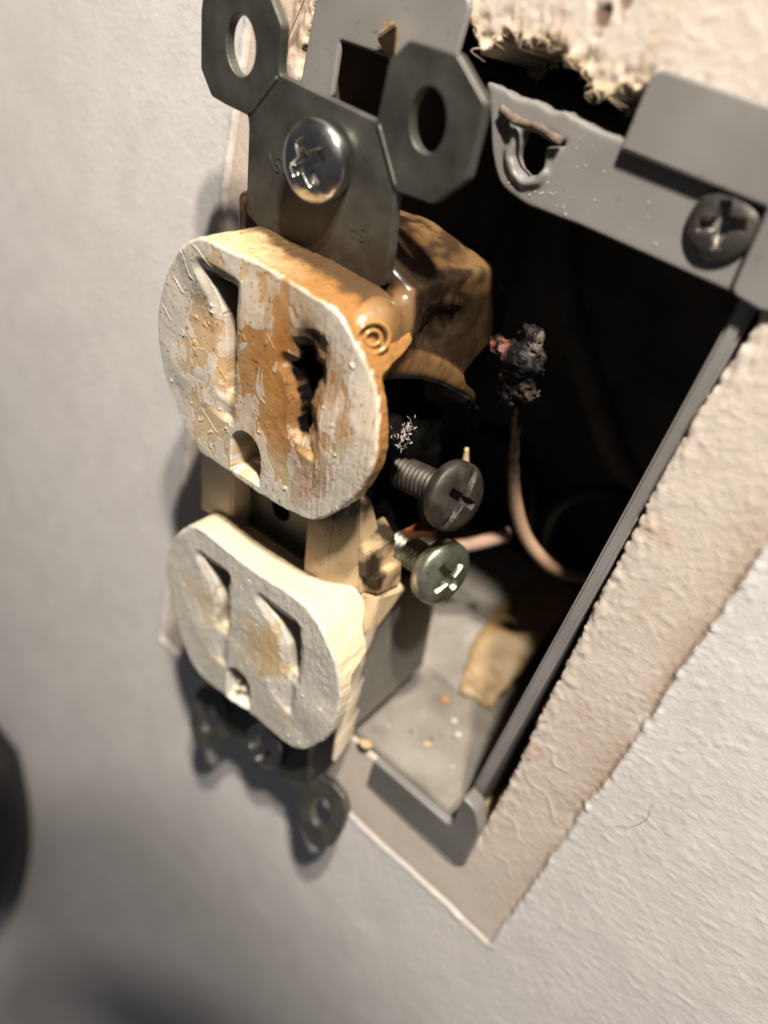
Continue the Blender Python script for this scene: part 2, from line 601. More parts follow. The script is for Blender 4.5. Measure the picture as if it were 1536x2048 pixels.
M_RUST = mat_mix('rusty_crumb', (0.34, 0.14, 0.05), (0.45, 0.24, 0.10), 900, 0.3, 0.7, (0.8, 0.9), 0, (3000, 0.4, 0.0001))

soot_near(M_STRAP, 0.044, 0.0345, (0.032, 0.022, 0.013))
soot_near(M_TANSOOT, -0.0045, 0.003, (0.010, 0.007, 0.005), (-1, -0.9))
soot_near(M_BRIDGE, 0.0005, 0.0045, (0.020, 0.013, 0.008), (-1, -0.9))
soot_near(M_REAR, -0.024, -0.008, (0.055, 0.036, 0.022), (-1, -0.9))

# ------------------------------------------------------------------ wall
PX, PZ = 39.7, 61.9           # half size of the vanished cover plate


def axis_pts(segs):
    out = []
    for a, b_, s in segs:
        n = max(1, int(round((b_ - a) / s)))
        out += list(np.linspace(a, b_, n, endpoint=False))
    out.append(segs[-1][1])
    return np.array(out)


gx = axis_pts([(-420, -180, 12), (-180, -110, 2.5), (-110, -70, 0.7), (-70, -44, 0.4), (-44, 48, 0.25), (48, 80, 0.4), (80, 130, 3), (130, 300, 15)])
gz = axis_pts([(-620, -300, 14), (-300, -170, 2.5), (-170, -110, 0.9), (-110, -66, 0.5), (-66, 64, 0.25), (64, 90, 0.8), (90, 130, 4), (130, 320, 15)])
GX, GZ = np.meshgrid(gx, gz, indexing='ij')
hole = [(28.4, 47), (28.3, 36.5), (27.9, 30), (27.6, 22), (28.0, 12), (28.3, 2), (28.8, -8), (29.2, -17), (29.8, -26), (30.2, -34), (30.0, -45.8),
        (13, -46.5), (6.5, -46.2), (-8, -46.8), (-29, -46.5), (-29.5, -20), (-29.8, 10), (-30.2, 36), (-30.8, 42), (-30.2, 46), (-29.6, 50.5), (-22, 50.5),
        (-13.9, 51.8), (-9.4, 50.8), (-8.2, 49.8), (-7.4, 48.6), (-6.4, 49.8), (-5.1, 51.0), (-3.4, 50.4), (-2.0, 51.2), (-0.2, 51.0),
        (1.8, 50.4), (3.0, 50.4), (4.5, 49.5), (5.3, 48.2), (6.0, 48.9), (6.9, 48.7), (7.9, 50.0), (10.2, 50.3), (18, 50), (28.4, 49.5)]


def sd_poly(X, Z, P):
    P = np.array(P, float)
    d = np.full(X.shape, 1e9)
    ins = np.zeros(X.shape, bool)
    for i in range(len(P)):
        a, c = P[i], P[(i + 1) % len(P)]
        e = c - a
        wx, wz = X - a[0], Z - a[1]
        t = np.clip((wx * e[0] + wz * e[1]) / (e @ e), 0, 1)
        d = np.minimum(d, (wx - e[0] * t) ** 2 + (wz - e[1] * t) ** 2)
        cr = ((a[1] <= Z) & (c[1] > Z)) | ((c[1] <= Z) & (a[1] > Z))
        xi = a[0] + (Z - a[1]) / np.where(abs(e[1]) < 1e-9, 1e-9, e[1]) * e[0]
        ins ^= cr & (X < xi)
    return np.where(ins, -1, 1) * np.sqrt(d)


near = (np.abs(GX) < 60) & (GZ > -80) & (GZ < 75)
dh = np.full(GX.shape, 40.0)
dh[near] = sd_poly(GX[near], GZ[near], hole)
fz = np.full(GX.shape, 0.0)
fz[near] = fbm(GX[near] * 1.1, GZ[near] * 1.1, 0, 5, 4, 0.6)
toph = ss(44, 48, GZ)
dh = dh + fz * (0.28 + 0.75 * toph) * (np.abs(dh) < 6)
# plate outline (rectangle, slightly wavy), positive outside
wav = fbm(GX * 0.16, GZ * 0.16, 0, 31, 3) * 0.55 + noise(GX * 0.9, GZ * 0.9, 0, 37) * 0.10
dp = np.maximum(np.abs(GX) - PX, np.abs(GZ) - PZ) + wav
# the step in the paint edge half-way down the right side
dp = dp - 1.1 * ss(-27.5, -26.5, GZ) * ss(-13, -16, -(-GZ) * 1.0 + 0 * GZ - 0) * 0
out = ss(-0.35, 0.35, dp)
# stipple
warp = fbm(GX * 0.5, GZ * 0.5, 0, 51, 2)
st = noise(GX * 1.3 + warp, GZ * 1.3 + warp, 0, 61) * 0.36 + noise(GX * 2.3, GZ * 2.3, 0.5, 67) * 0.52 + noise(GX * 3.6, GZ * 3.6, 0.5, 71) * 0.16
stip = (ss(-0.25, 0.9, st) * 0.090 + noise(GX * 0.10, GZ * 0.10, 0, 73) * 0.06) * (1 - 0.55 * ss(-30, -42, GX))
calm = 1 - 0.65 * ss(-30, -66, GZ) * (1 - out)       # smoother towards the lower corner of the bare patch
coarse = ss(-60, -90, GX) + ss(-90, -130, GZ)
hgt = stip * calm * (1 - np.clip(coarse, 0, 1) * 0.5)
hgt = hgt + 0.22 * out
rim = np.exp(-((dp - 0.45) / 0.45) ** 2)
hgt = hgt + rim * (0.10 + 0.16 * np.clip(noise(GX * 0.8, GZ * 0.8, 0, 83) + 0.25 * noise(GX * 2.2, GZ * 2.2, 0, 84), 0, 1))
trench = np.exp(-((dp + 0.35) / 0.3) ** 2)
hgt = hgt - trench * 0.12
# thin ripples of dried paint near the lower right of the opening
for (x0, z0, x1, z1, ph) in ((31, -27, 39, -31, 0.0), (31, -36, 37, -39, 1.3), (31, -21, 36, -23, 2.2), (33, -44, 38, -46, 0.4)):
    ex, ez = x1 - x0, z1 - z0
    t = ((GX - x0) * ex + (GZ - z0) * ez) / (ex * ex + ez * ez)
    dd = ((GX - x0) * -ez + (GZ - z0) * ex) / math.hypot(ex, ez) + 0.6 * np.sin(t * 9 + ph)
    hgt = hgt + 0.10 * np.exp(-(dd / 0.2) ** 2) * ss(0, 0.2, t) * ss(1, 0.8, t)
# torn paper fuzz round the opening
edge = ss(3.2, 0.2, dh)
fib = noise(GX * 3.2, GZ * 1.1, 0, 91) * 0.5 + noise(GX * 1.4, GZ * 0.8, 0, 92) * 0.5
hgt = hgt + edge * toph * (0.5 * fib - 0.1) + edge * (1 - toph) * 0.22 * fib
hgt = hgt - ss(0.5, -0.1, dh) * 0.25
Yw = -hgt
deep = ss(0.0, -0.42, dh)
Yw = Yw + deep * 11.5 + (deep > 0) * noise(GX * 2.5, GZ * 2.5, 0, 95) * 0.3 * deep
# colour
white = np.array([0.590, 0.578, 0.582])
beige = np.array([0.55, 0.488, 0.438])
cn = fbm(GX * 0.25, GZ * 0.25, 0, 101, 4)
cn2 = fbm(GX * 1.7, GZ * 1.7, 0, 105, 3)
Cw = lerp(beige, white, out)
Cw = Cw * (1 + 0.07 * cn + 0.05 * cn2)[..., None]
# brown dirt left along the plate's right edge and a little along the bottom corner
dr = np.maximum(-dp, 0)
dirt = np.exp(-dr / 1.7) * (dp < 0.25) * ss(20, 34, GX) * ss(0.15, 0.6, 0.55 + 0.9 * fbm(GX * 0.22, GZ * 0.22, 0, 111, 3) + 0.35 * cn2) * (0.45 + 0.55 * ss(-62, -10, GZ))
Cw = lerp(Cw, (0.26, 0.15, 0.075), np.clip(dirt * 0.6, 0, 1))
smud = ss(0.25, 0.6, fbm(GX * 0.3 + 7, GZ * 0.3, 0, 117, 3)) * ss(9, 2, dh) * (1 - out)
Cw = lerp(Cw, (0.42, 0.26, 0.17), smud * 0.35)
# torn paper colours
tear = ss(2.6, 0.2, dh + 1.6 * cn2) * toph * (np.abs(GX) < 29)
Cw = lerp(Cw, (0.60, 0.47, 0.32), tear * 0.7)
tl = ss(-28.5, -30, GX) * ss(-36.5, -34.5, GX) * ss(38, 42, GZ)
Cw = lerp(Cw, lerp((0.62, 0.5, 0.38), (0.16, 0.10, 0.06), ss(-0.2, 0.5, fbm(GX * 0.9, GZ * 0.55, 0, 121, 4))), tl * 0.85)
for (sx, sz, rx, rz, a) in ((5.2, 57.5, 0.7, 2.6, 0.85), (3.6, 54.3, 0.8, 1.3, 0.9), (2.4, 56.5, 0.5, 1.4, 0.5), (8.5, 60, 0.5, 1.5, 0.5)):
    e = ss(1.3, 0.5, np.hypot((GX - sx) / rx, (GZ - sz) / rz) + 0.5 * cn2)
    Cw = lerp(Cw, (0.15, 0.09, 0.05), e * a)
    Yw = Yw + e * 0.35
# flaked paint edge at the left of the plate outline
lf = np.exp(-((GX + 38.6) / 1.0) ** 2) * ss(0.05, 0.35, fbm(GX * 0.9, GZ * 0.35, 0, 131, 3)) * ss(-60, 10, GZ)
Cw = lerp(Cw, (0.22, 0.19, 0.17), lf * 0.6 * ss(-0.9, -0.2, dp) * ss(0.6, 0.1, dp))
pl = ss(-34.8, -36.5, GX) * (1 - out) * ss(70, 44, GZ) * ss(-60, -30, GZ)
Cw = lerp(Cw, (0.56, 0.47, 0.42), pl * 0.6)
# gypsum core and paper on the cut edge
core = ss(0.12, -0.1, dh)
Cw = lerp(Cw, lerp((0.50, 0.38, 0.24), (0.62, 0.57, 0.5), ss(0, 0.5, fbm(GX * 1.3, GZ * 1.3, 0, 141, 2))), core)
Rg = 0.52 + 0.1 * cn + 0.15 * tear + 0.25 * core
Cc = np.concatenate([np.clip(Cw, 0.01, 0.9), np.clip(Rg, 0.25, 1)[..., None]], -1)
Fw = grid_faces(len(gx), len(gz))
dmax = dh.ravel()[Fw].max(1)
Fw = Fw[dmax > -0.9]
Vw = np.stack([GX, Yw, GZ], -1).reshape(-1, 3)
used = np.zeros(len(Vw), bool)
used[Fw.ravel()] = True
remap = np.cumsum(used) - 1
wall = obj('wall', mesh_np('wall', Vw[used], remap[Fw], Cc.reshape(-1, 4)[used]), M_WALL)
wall['kind'] = 'structure'
# ragged strands of paper along the torn upper edge
rng = np.random.default_rng(4)
SV, SF, off = [], [], 0
edgeP = np.array(hole[21:38], float)
for k in range(60):
    i = rng.integers(0, len(edgeP) - 1)
    p = edgeP[i] + (edgeP[i + 1] - edgeP[i]) * rng.random()
    x, z = p[0], p[1] + 0.55
    L = rng.uniform(0.2, 1.2)
    P = [(x, -0.25, z), (x + rng.normal(0, .4), -0.15 + rng.normal(0, .2), z - L * 0.5), (x + rng.normal(0, .8), 0.15 + rng.normal(0, .35), z - L)]
    V, F = tube(smooth_path(P, 3), np.linspace(rng.uniform(0.03, 0.07), 0.012, 7), 5)
    SV.append(V)
    SF.append(F + off)
    off += len(V)
so = obj('paper_strands', mesh_any('paper_strands', np.vstack(SV), np.vstack(SF)), M_FIBRE, wall)
so['kind'] = 'stuff'

# dark void behind the drywall (stud bay) so that the gap round the box is not open to the sky
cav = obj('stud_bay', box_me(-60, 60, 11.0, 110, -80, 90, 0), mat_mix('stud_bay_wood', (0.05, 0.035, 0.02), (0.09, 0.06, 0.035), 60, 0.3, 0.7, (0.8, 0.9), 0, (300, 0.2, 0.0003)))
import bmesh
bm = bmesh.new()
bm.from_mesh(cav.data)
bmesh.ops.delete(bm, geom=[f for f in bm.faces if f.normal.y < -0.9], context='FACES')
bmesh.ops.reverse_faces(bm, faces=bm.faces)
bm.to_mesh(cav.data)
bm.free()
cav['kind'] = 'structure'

# ------------------------------------------------------------------ electrical box
BOX = empty('electrical_box', (0, 0, -46), 'grey plastic electrical box set into the wall, open, sooty and dim inside', 'electrical box')


def bx(name, me, mat=M_PVC, parent=None):
    o = obj(name, me, mat, parent or BOX)
    if parent is None:
        o.matrix_parent_inverse = Matrix.Translation(-BOX.location)
    return o


bx('side_panel', box_me(26.0, 27.7, 0.6, 68, -46, 47, 0.35))
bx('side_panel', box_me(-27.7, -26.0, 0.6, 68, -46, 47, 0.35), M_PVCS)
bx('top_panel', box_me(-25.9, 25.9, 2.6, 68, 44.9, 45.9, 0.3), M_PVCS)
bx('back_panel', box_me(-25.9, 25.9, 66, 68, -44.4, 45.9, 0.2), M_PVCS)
bx('floor_panel', box_me(-25.9, 25.9, 0.4, 65.9, -46.2, -44.6, 0.3), M_PVCD)
bx('added_floor_ramp', hull_me([(x_, y_, z_) for x_ in (-25.6, 16.0) for (y_, z_) in ((21, -44.7), (21, -44.3), (46, -30.0), (46, -31.4))], 0.2), M_PVCD)  # sloped ramp added so lamp light is caught deeper in the box
# mounting bracket for the receptacle screw, hole at x = 1.4
br = round_poly([(-6.0, 46.6), (-4.6, 44.2), (-2.9, 40.6), (-0.9, 38.2), (2.8, 37.5), (8.8, 37.8), (26.4, 37.9), (26.4, 46.2), (10, 46.1), (5, 46.3), (3.2, 46.6), (1.5, 46.1), (0.2, 46.5), (-2.3, 46.3)],
                [0.3, 0.5, 1.5, 1.2, 1.0, 0.3, 0.2, 0.2, 0.2, 0.1, 0.1, 0.1, 0.1, 0.1])
hl = [(-0.3, 43.7), (-0.3, 42.6), (-0.3, 41.3), (0.5, 40.4), (1.6, 39.9), (2.7, 40.4), (3.2, 41.4), (2.7, 42.7), (2.9, 43.3), (4.6, 43.7), (4.5, 44.2), (0.5, 44.4)]
hl_s = spline_hole = round_poly(hl, 0.35)


def bracket_fn(X, Y, Z):
    x2, z2 = X[:, 0, :], Z[:, 0, :]
    o2 = sd_poly(x2, z2, br)[:, None, :] + 0.25 * ss(44.5, 46.5, Z) * fbm(X * 0.8, Y * 0.8, Z * 0.8, 151, 3)
    h2 = sd_poly(x2, z2, hl)[:, None, :] + 0.12 * noise(X * 1.3, Y * 1.3, Z * 1.3, 153)
    d = smax(np.abs(Y - 1.2) - 1.1, o2, 0.35)
    ring = np.sqrt((h2 - 0.55) ** 2 + (Y - 0.05) ** 2) - 0.42
    ring = smax(ring, Z - 43.2 + 0.5 * X, 0.8)
    d = smin(d, ring, 0.5)
    d = smax(d, -h2, 0.45)
    return d


V, F = surface_nets(bracket_fn, (-7.5, -1.0, 36.8), (27, 3.0, 47.4), 0.2)
bracket = bx('mounting_bracket', mesh_np('mounting_bracket', V, F))
V, F = tube(smooth_path([(-3.2, -0.3, 44.8), (-1.0, -0.75, 44.5), (1.8, -0.9, 44.45), (4.4, -0.4, 44.2)], 8), np.linspace(0.50, 0.46, 25), 8, flat=0.6, rough=0.18)
bx('plastic_sliver', mesh_any('plastic_sliver', V, F), M_SLIVER)
# plaster dust sprinkled on the bracket
rng = np.random.default_rng(33)
SV, SF, off = [], [], 0
for k in range(70):
    x, z = (rng.normal(3.0, 2.2), rng.normal(39.6, 0.9)) if k < 34 else (rng.uniform(-1, 20), rng.uniform(38.4, 45.6))
    if z < 38.2 or z > 45.8 or (-0.3 < x < 3.2 and z > 39.9):
        continue
    sz_ = rng.uniform(0.025, 0.085)
    V, F = tube(np.array([(x, 0.16, z), (x, 0.09 - sz_ * 0.6, z), (x, 0.08 - sz_, z)]), [sz_, sz_ * 0.9, sz_ * 0.3], 5)
    SV.append(V)
    SF.append(F + off)
    off += len(V)
o = bx('plaster_dust', mesh_any('plaster_dust', np.vstack(SV), np.vstack(SF), smooth=False), M_CRUMB)
o['kind'] = 'stuff'
# four L-shaped flange tabs gripping the wall face
for k, (sx, sz) in enumerate(((1, 1), (-1, 1), (1, -1), (-1, -1))):
    if sz > 0:
        L = [(10.3, 45.3), (10.3, 52.4), (29.6, 52.4), (30.4, 38.6), (28.6, 37.6), (25.2, 38.0), (24.6, 45.3)]
        rd = [0.3, 1.6, 1.6, 1.4, 0.8, 0.8, 0.3]
        if sx < 0:
            L = [(9.6, 45.6), (9.6, 53.0), (29.5, 53.0), (29.6, 39.4), (28.0, 38.6), (24.4, 39.4), (24.8, 45.2)]
    else:
        L = [(11.3, -44.9), (11.2, -52.5), (29.3, -53.0), (30.8, -51.3), (30.4, -40.2), (28.6, -36.6), (26.2, -36.2), (26.3, -44.6)]
        rd = [0.4, 0.6, 0.6, 0.8, 1.2, 1.2, 0.6, 1.2]
    L = [(sx * p, q) for p, q in L]
    th = 0.85 if sz > 0 else 1.7
    t = bx('flange_tab', plate([round_poly(L, rd, 5)], -th, th + 0.05, 0.4, 3), M_PVC)
    if sz < 0:
        for v in t.data.vertices:
            if v.co.y < -0.6 * MM:
                v.co.y += (-44.0 * MM - v.co.z) * 0.16


# ------------------------------------------------------------------ screws
def screw_head(R, H, w, l, dep, seg=120, rings=54, slot=0.0, seed=0, dome=1.0):
    """pan head, axis +Z, underside at z = 0; cross recess of arm half-width w, half-length l"""
    rr = np.concatenate([np.linspace(0, 0.97, rings), [0.99, 1.0, 1.0, 0.97]])
    a = np.linspace(0, 2 * math.pi, seg, endpoint=False)
    RR, A = np.meshgrid(rr, a, indexing='ij')
    X, Y = RR * R * np.cos(A), RR * R * np.sin(A)
    prof = H * (0.42 + 0.58 * np.sqrt(np.clip(1 - (RR * 0.985) ** 2.6, 0, 1)) ** dome)
    taper = 1 - 0.55 * np.clip(np.maximum(abs(X), abs(Y)) / l, 0, 1)
    m1 = ss(w * (0.55 + 0.45 * taper) + 0.09, w * (0.55 + 0.45 * taper) - 0.09, abs(X)) * ss(l + 0.1, l - 0.12, abs(Y))
    m2 = ss(w * (0.55 + 0.45 * taper) + 0.09, w * (0.55 + 0.45 * taper) - 0.09, abs(Y)) * ss(l + 0.1, l - 0.12, abs(X))
    m = np.maximum(m1, m2)
    floor = H - dep * (0.55 + 0.45 * ss(l, 0.2 * l, np.hypot(X, Y)))
    Z = prof * (1 - m) + np.minimum(prof, floor) * m
    if slot:
        ms = ss(slot + 0.08, slot - 0.08, abs(Y))
        Z = Z * (1 - ms) + np.minimum(Z, H - dep * 0.6) * ms
    Z[-3] = H * 0.36
    Z[-2] = H * 0.08
    Z[-1] = 0
    Z[:-4] += 0.03 * fbm(X[:-4] * 1.6, Y[:-4] * 1.6, 0, seed, 3)
    V = np.stack([X, Y, Z], -1).reshape(-1, 3)
    F = grid_faces(len(rr), seg, True)
    V = np.vstack([V, [0, 0, 0]])
    j = np.arange(seg)
    base = (len(rr) - 1) * seg
    F2 = np.stack([base + j, np.full(seg, len(V) - 1), base + (j + 1) % seg, base + (j + 1) % seg], 1)
    return V, np.vstack([F, F2])


def screw_shaft(r0, L, pitch, amp, seg=40, per=10):
    n = int(L / pitch * per) + 1
    zz = np.linspace(0, -L, n)
    a = np.linspace(0, 2 * math.pi, seg, endpoint=False)
    Z, A = np.meshgrid(zz, a, indexing='ij')
    ph = (-Z / pitch + A / (2 * math.pi)) % 1
    rr = r0 + amp * (1 - np.abs(ph * 2 - 1)) ** 1.0 * 2 - amp
    V = np.stack([rr * np.cos(A), rr * np.sin(A), Z], -1).reshape(-1, 3)
    return V, grid_faces(n, seg, True)


def orient(V, pos, axis, roll):
    q = Vector(axis).normalized().to_track_quat('Z', 'Y').to_matrix() @ Matrix.Rotation(roll, 3, 'Z')
    return V @ np.array(q).T + np.array(pos, float)


V, F = screw_head(3.15, 1.7, 0.62, 1.95, 1.25, seed=3)
cs = bx('corner_screw', mesh_any('corner_screw', orient(V, (21.8, 0.75, 42.8), (0.02, -1, 0.04), 0.35), F), M_DARKZ)

# ------------------------------------------------------------------ the receptacle
DEV_R = np.array([[0.99441471, -0.0030037, -0.10550057], [-0.00588005, 0.99646577, -0.08379377], [0.10537939, 0.0839461, 0.99088255]])
DEV_T = np.array([-10.2, -16.4, -6.95])
DEV = empty('duplex_outlet', (0, 0, 0), 'burnt cream duplex wall outlet pulled out of its box, upper half melted brown', 'outlet')
DEV.matrix_world = Matrix([[*DEV_R[i], DEV_T[i] * MM] for i in range(3)] + [[0, 0, 0, 1]])


def dv(name, me, mat, parent=None):
    return obj(name, me, mat, parent or DEV)


def spline_closed(P, n):
    P = np.array(P, float)
    m = len(P)
    out = []
    per = 24
    for i in range(m):
        p0, p1, p2, p3 = P[i - 1], P[i], P[(i + 1) % m], P[(i + 2) % m]
        for k in range(per):
            t = k / per
            out.append(0.5 * (2 * p1 + (p2 - p0) * t + (2 * p0 - 5 * p1 + 4 * p2 - p3) * t * t + (3 * p1 - p0 - 3 * p2 + p3) * t ** 3))
    Q = np.array(out)
    for _ in range(10):
        Q = 0.5 * Q + 0.25 * (np.roll(Q, 1, 0) + np.roll(Q, -1, 0))
    d = np.linalg.norm(np.diff(np.vstack([Q, Q[:1]]), axis=0), axis=1)
    s = np.concatenate([[0], np.cumsum(d)])
    q = np.vstack([Q, Q[:1]])
    tt = np.linspace(0, s[-1], n, endpoint=False)
    return np.stack([np.interp(tt, s, q[:, k]) for k in (0, 1)], 1)


def make_face(cont, depth_fn, back_fn, color_fn, nang=760, nrad=190):
    C0 = spline_closed(cont, nang)
    c = C0.mean(0)
    # rings: front cap, rounded rim, side wall
    t = np.linspace(0.0, 1, nrad) ** 0.8
    X, Z, Y, S = [], [], [], []
    inset = 0.45
    dirs = C0 - c
    Ld = np.linalg.norm(dirs, axis=1)[:, None]
    insv = inset * (1 + 0.75 * fbm(C0[:, 0] * 0.7, C0[:, 1] * 0.7, 0, 195, 3))[:, None]
    inner = c + dirs * (1 - insv / Ld)
    C0 = C0 + dirs / Ld * (0.10 * fbm(C0[:, 0] * 0.9, C0[:, 1] * 0.9, 3, 197, 3))[:, None]
    for q in t:
        p = c + (inner - c) * q
        X.append(p[:, 0]); Z.append(p[:, 1]); Y.append(np.zeros(nang)); S.append(np.zeros(nang))
    for k in range(1, 7):
        a = k / 6 * math.pi / 2
        p = inner + (C0 - inner) * math.sin(a)
        X.append(p[:, 0]); Z.append(p[:, 1]); Y.append(np.full(nang, inset * (1 - math.cos(a)))); S.append(np.zeros(nang))
    X, Z, Y = np.array(X), np.array(Z), np.array(Y)
    n0 = len(X)
    back = back_fn(C0[:, 0], C0[:, 1])
    for k in range(1, 31):
        q = k / 30
        X = np.vstack([X, C0[None, :, 0]]); Z = np.vstack([Z, C0[None, :, 1]])
        Y = np.vstack([Y, (inset + (back - inset) * q)[None]])
    side = np.zeros(X.shape)
    side[n0:] = 1
    fade = np.ones(X.shape)
    fade[n0:] = (1 - np.arange(1, 31) / 30)[:, None]
    D = depth_fn(X, Z) * fade
    D[n0:] = np.minimum(D[n0:], 1.2)
    col, dy = color_fn(X, Z, Y, side)
    nb = fbm(X * 0.35, Z * 0.35, Y * 0.35, 201, 3)
    Yf = Y + D + dy * (1 - side)
    # sides slightly wavy
    px = (X - c[0]); pz = (Z - c[1]); L = np.hypot(px, pz) + 1e-6
    wv = side * (0.12 * nb + 0.05 * noise(X * 1.5, Y * 1.5, Z * 1.5, 207))
    X = X + px / L * wv
    Z = Z + pz / L * wv
    V = np.stack([X, Yf, Z], -1).reshape(-1, 3)
    F = grid_faces(len(X), nang, True)
    # back cap
    V = np.vstack([V, [c[0], back.mean(), c[1]]])
    j = np.arange(nang)
    base = (len(X) - 1) * nang
    # close with a fan of quads (degenerate-free): use triangles via separate mesh is avoided by an inner ring
    cc = np.vstack([col.reshape(-1, 4), col.reshape(-1, 4)[-1:]])
    return V, F[:, ::-1], cc


def lens(X, Z, cx, cz, hw, hz, pw=1.0):
    return np.clip(1 - ((X - cx) / hw) ** 2 - ((Z - cz) / hz) ** 2, 0, 1) ** pw


def slot_depth(X, Z, xr, zt, zb, lw, dmax, wslot, deep):
    """a worn slot: gentle ramp from the left down to a sharp right wall at xr"""
    zc, hz = (zt + zb) / 2, (zt - zb) / 2
    e = np.clip(1 - ((Z - zc) / hz) ** 2, 0, 1)
    xl = xr - lw * np.sqrt(e)
    q = np.clip((X - xl) / np.maximum(xr - xl, 0.05), 0, 1)
    ramp = dmax * q ** 1.6 * ss(xr + 1.3, xr - 0.6, X) * ss(0, 0.25, e)
    return ramp


CU = [(-8.5, 33.7), (-5.0, 33.6), (2.0, 33.2), (7.2, 32.7), (10.7, 32.0), (13.4, 29.6), (15.7, 26.2), (17.2, 22.0), (17.5, 18.0), (16.0, 13.6), (13.2, 9.6), (11.0, 7.4),
      (8.6, 6.2), (3.7, 6.0), (-2.9, 6.4), (-9.1, 6.9), (-12.3, 9.5), (-15.6, 14.1), (-17.0, 18.7), (-16.7, 23.5), (-14.5, 28.5), (-12.0, 31.7)]
CL = [(-10.1, -5.6), (-4, -6.0), (1.1, -6.2), (7.4, -6.0), (10.6, -6.5), (13.2, -8.2), (15.7, -11.5), (17.2, -15.9), (17.3, -21.0), (16.2, -26.0), (14.2, -29.8), (12.0, -32.6),
      (9.0, -33.9), (2.8, -33.9), (-4.0, -34.4), (-10.2, -34.6), (-13.7, -30.2), (-16.3, -22.9), (-17.1, -16.4), (-15.6, -11.2), (-13.0, -7.6)]


def ground_mask(X, Z, cx, zt, zb, hw):
    """D shaped hole: round top, flat bottom"""
    rz = zt - hw
    top = hw - np.hypot(X - cx, np.maximum(Z - rz, 0))
    return np.minimum(top, np.minimum(Z - zb, hw - abs(X - cx)))


HOLE_R = [(4.5, 24.0), (5.7, 24.6), (6.0, 26.2), (6.9, 26.6), (7.3, 25.2), (8.4, 24.8), (8.5, 23.8), (7.7, 22.6), (7.3, 20.6), (7.8, 18.4), (7.5, 17.2), (6.7, 17.2), (6.6, 19.0), (6.3, 20.6), (5.6, 22.6)]


def right_hole(X, Z):
    return sd_poly(X + 0.25 * noise(X * 0.5, Z * 0.5, 0, 215), Z + 0.25 * noise(X * 0.5, Z * 0.5, 4, 216), HOLE_R)


SLOT_UL = [(-8.6, 30.2), (-3.8, 29.7), (-3.7, 26), (-3.8, 21.5), (-4.0, 17.0), (-5.2, 17.0), (-5.5, 21.5), (-6.0, 25.6), (-7.2, 28.2)]
SLOT_LL = [(-9.5, -10.6), (-4.4, -10.7), (-4.3, -15), (-4.5, -21), (-5.7, -21), (-6.1, -16.6), (-7.4, -13.4)]
SLOT_LR = [(2.7, -10.5), (8.5, -10.8), (9.6, -14.5), (9.5, -20.0), (8.1, -20.0), (7.4, -15.6), (5.8, -12.6)]


def slot_cut(X, Z, P, seed):
    q = sd_poly(X + 0.10 * noise(X * 0.35, Z * 0.35, 0, seed), Z, P)
    return ss(0.12, -0.28, q) * 7.0 + 0.45 * ss(1.5, 0.0, q)


def depth_upper(X, Z):
    wx = 0.25 * noise(X * 0.6, Z * 0.6, 0, 211)
    d = slot_depth(X + wx, Z, -4.2, 30.4, 13.0, 7.2, 0.75, 1, 1)
    d = d + slot_cut(X, Z, SLOT_UL, 213)
    d2 = slot_depth(X + 2 * wx, Z, 8.9, 29.4, 14.4, 7.2, 0.65, 1, 1)
    d = np.maximum(d, d2)
    hd = right_hole(X, Z)
    d = d + ss(0.10, -0.30, hd) * 7.0 + 0.8 * ss(1.6, 0.0, hd)
    g = ground_mask(X + 0.15 * wx, Z, -0.9, 13.4, 7.3, 2.5)
    d = d + ss(-0.1, 0.3, g) * (3.0 + 6.0 * ss(8.6, 9.6, Z - 0.35 * X))
    # general sag
    d = d + 0.35 * fbm(X * 0.12, Z * 0.12, 0, 221, 2) + 0.9 * ss(12.5, 16.5, X) * ss(33, 27, Z) * ss(20, 27, Z)
    return d


def paint_layer(X, Z, bias, seed, streak):
    wx = X + 0.9 * fbm(X * 0.5, Z * 0.4, 0, seed + 3, 2) + 0.04 * Z
    wz = Z + 0.9 * fbm(X * 0.5, Z * 0.4, 5, seed + 4, 2)
    n = 0.62 * fbm(wx * 0.42, wz * 0.25, 0, seed, 3, 0.5) + 0.34 * fbm(wx * 1.25, wz * 0.62, 0, seed + 9, 3) + 0.12 * noise(wx * 3.4, wz * 1.7, 0, seed + 15)
    n = n + 0.26 * noise(wx * 3.6, wz * 0.22, 0, seed + 17) * streak
    return ss(-0.045, 0.045, n + bias)


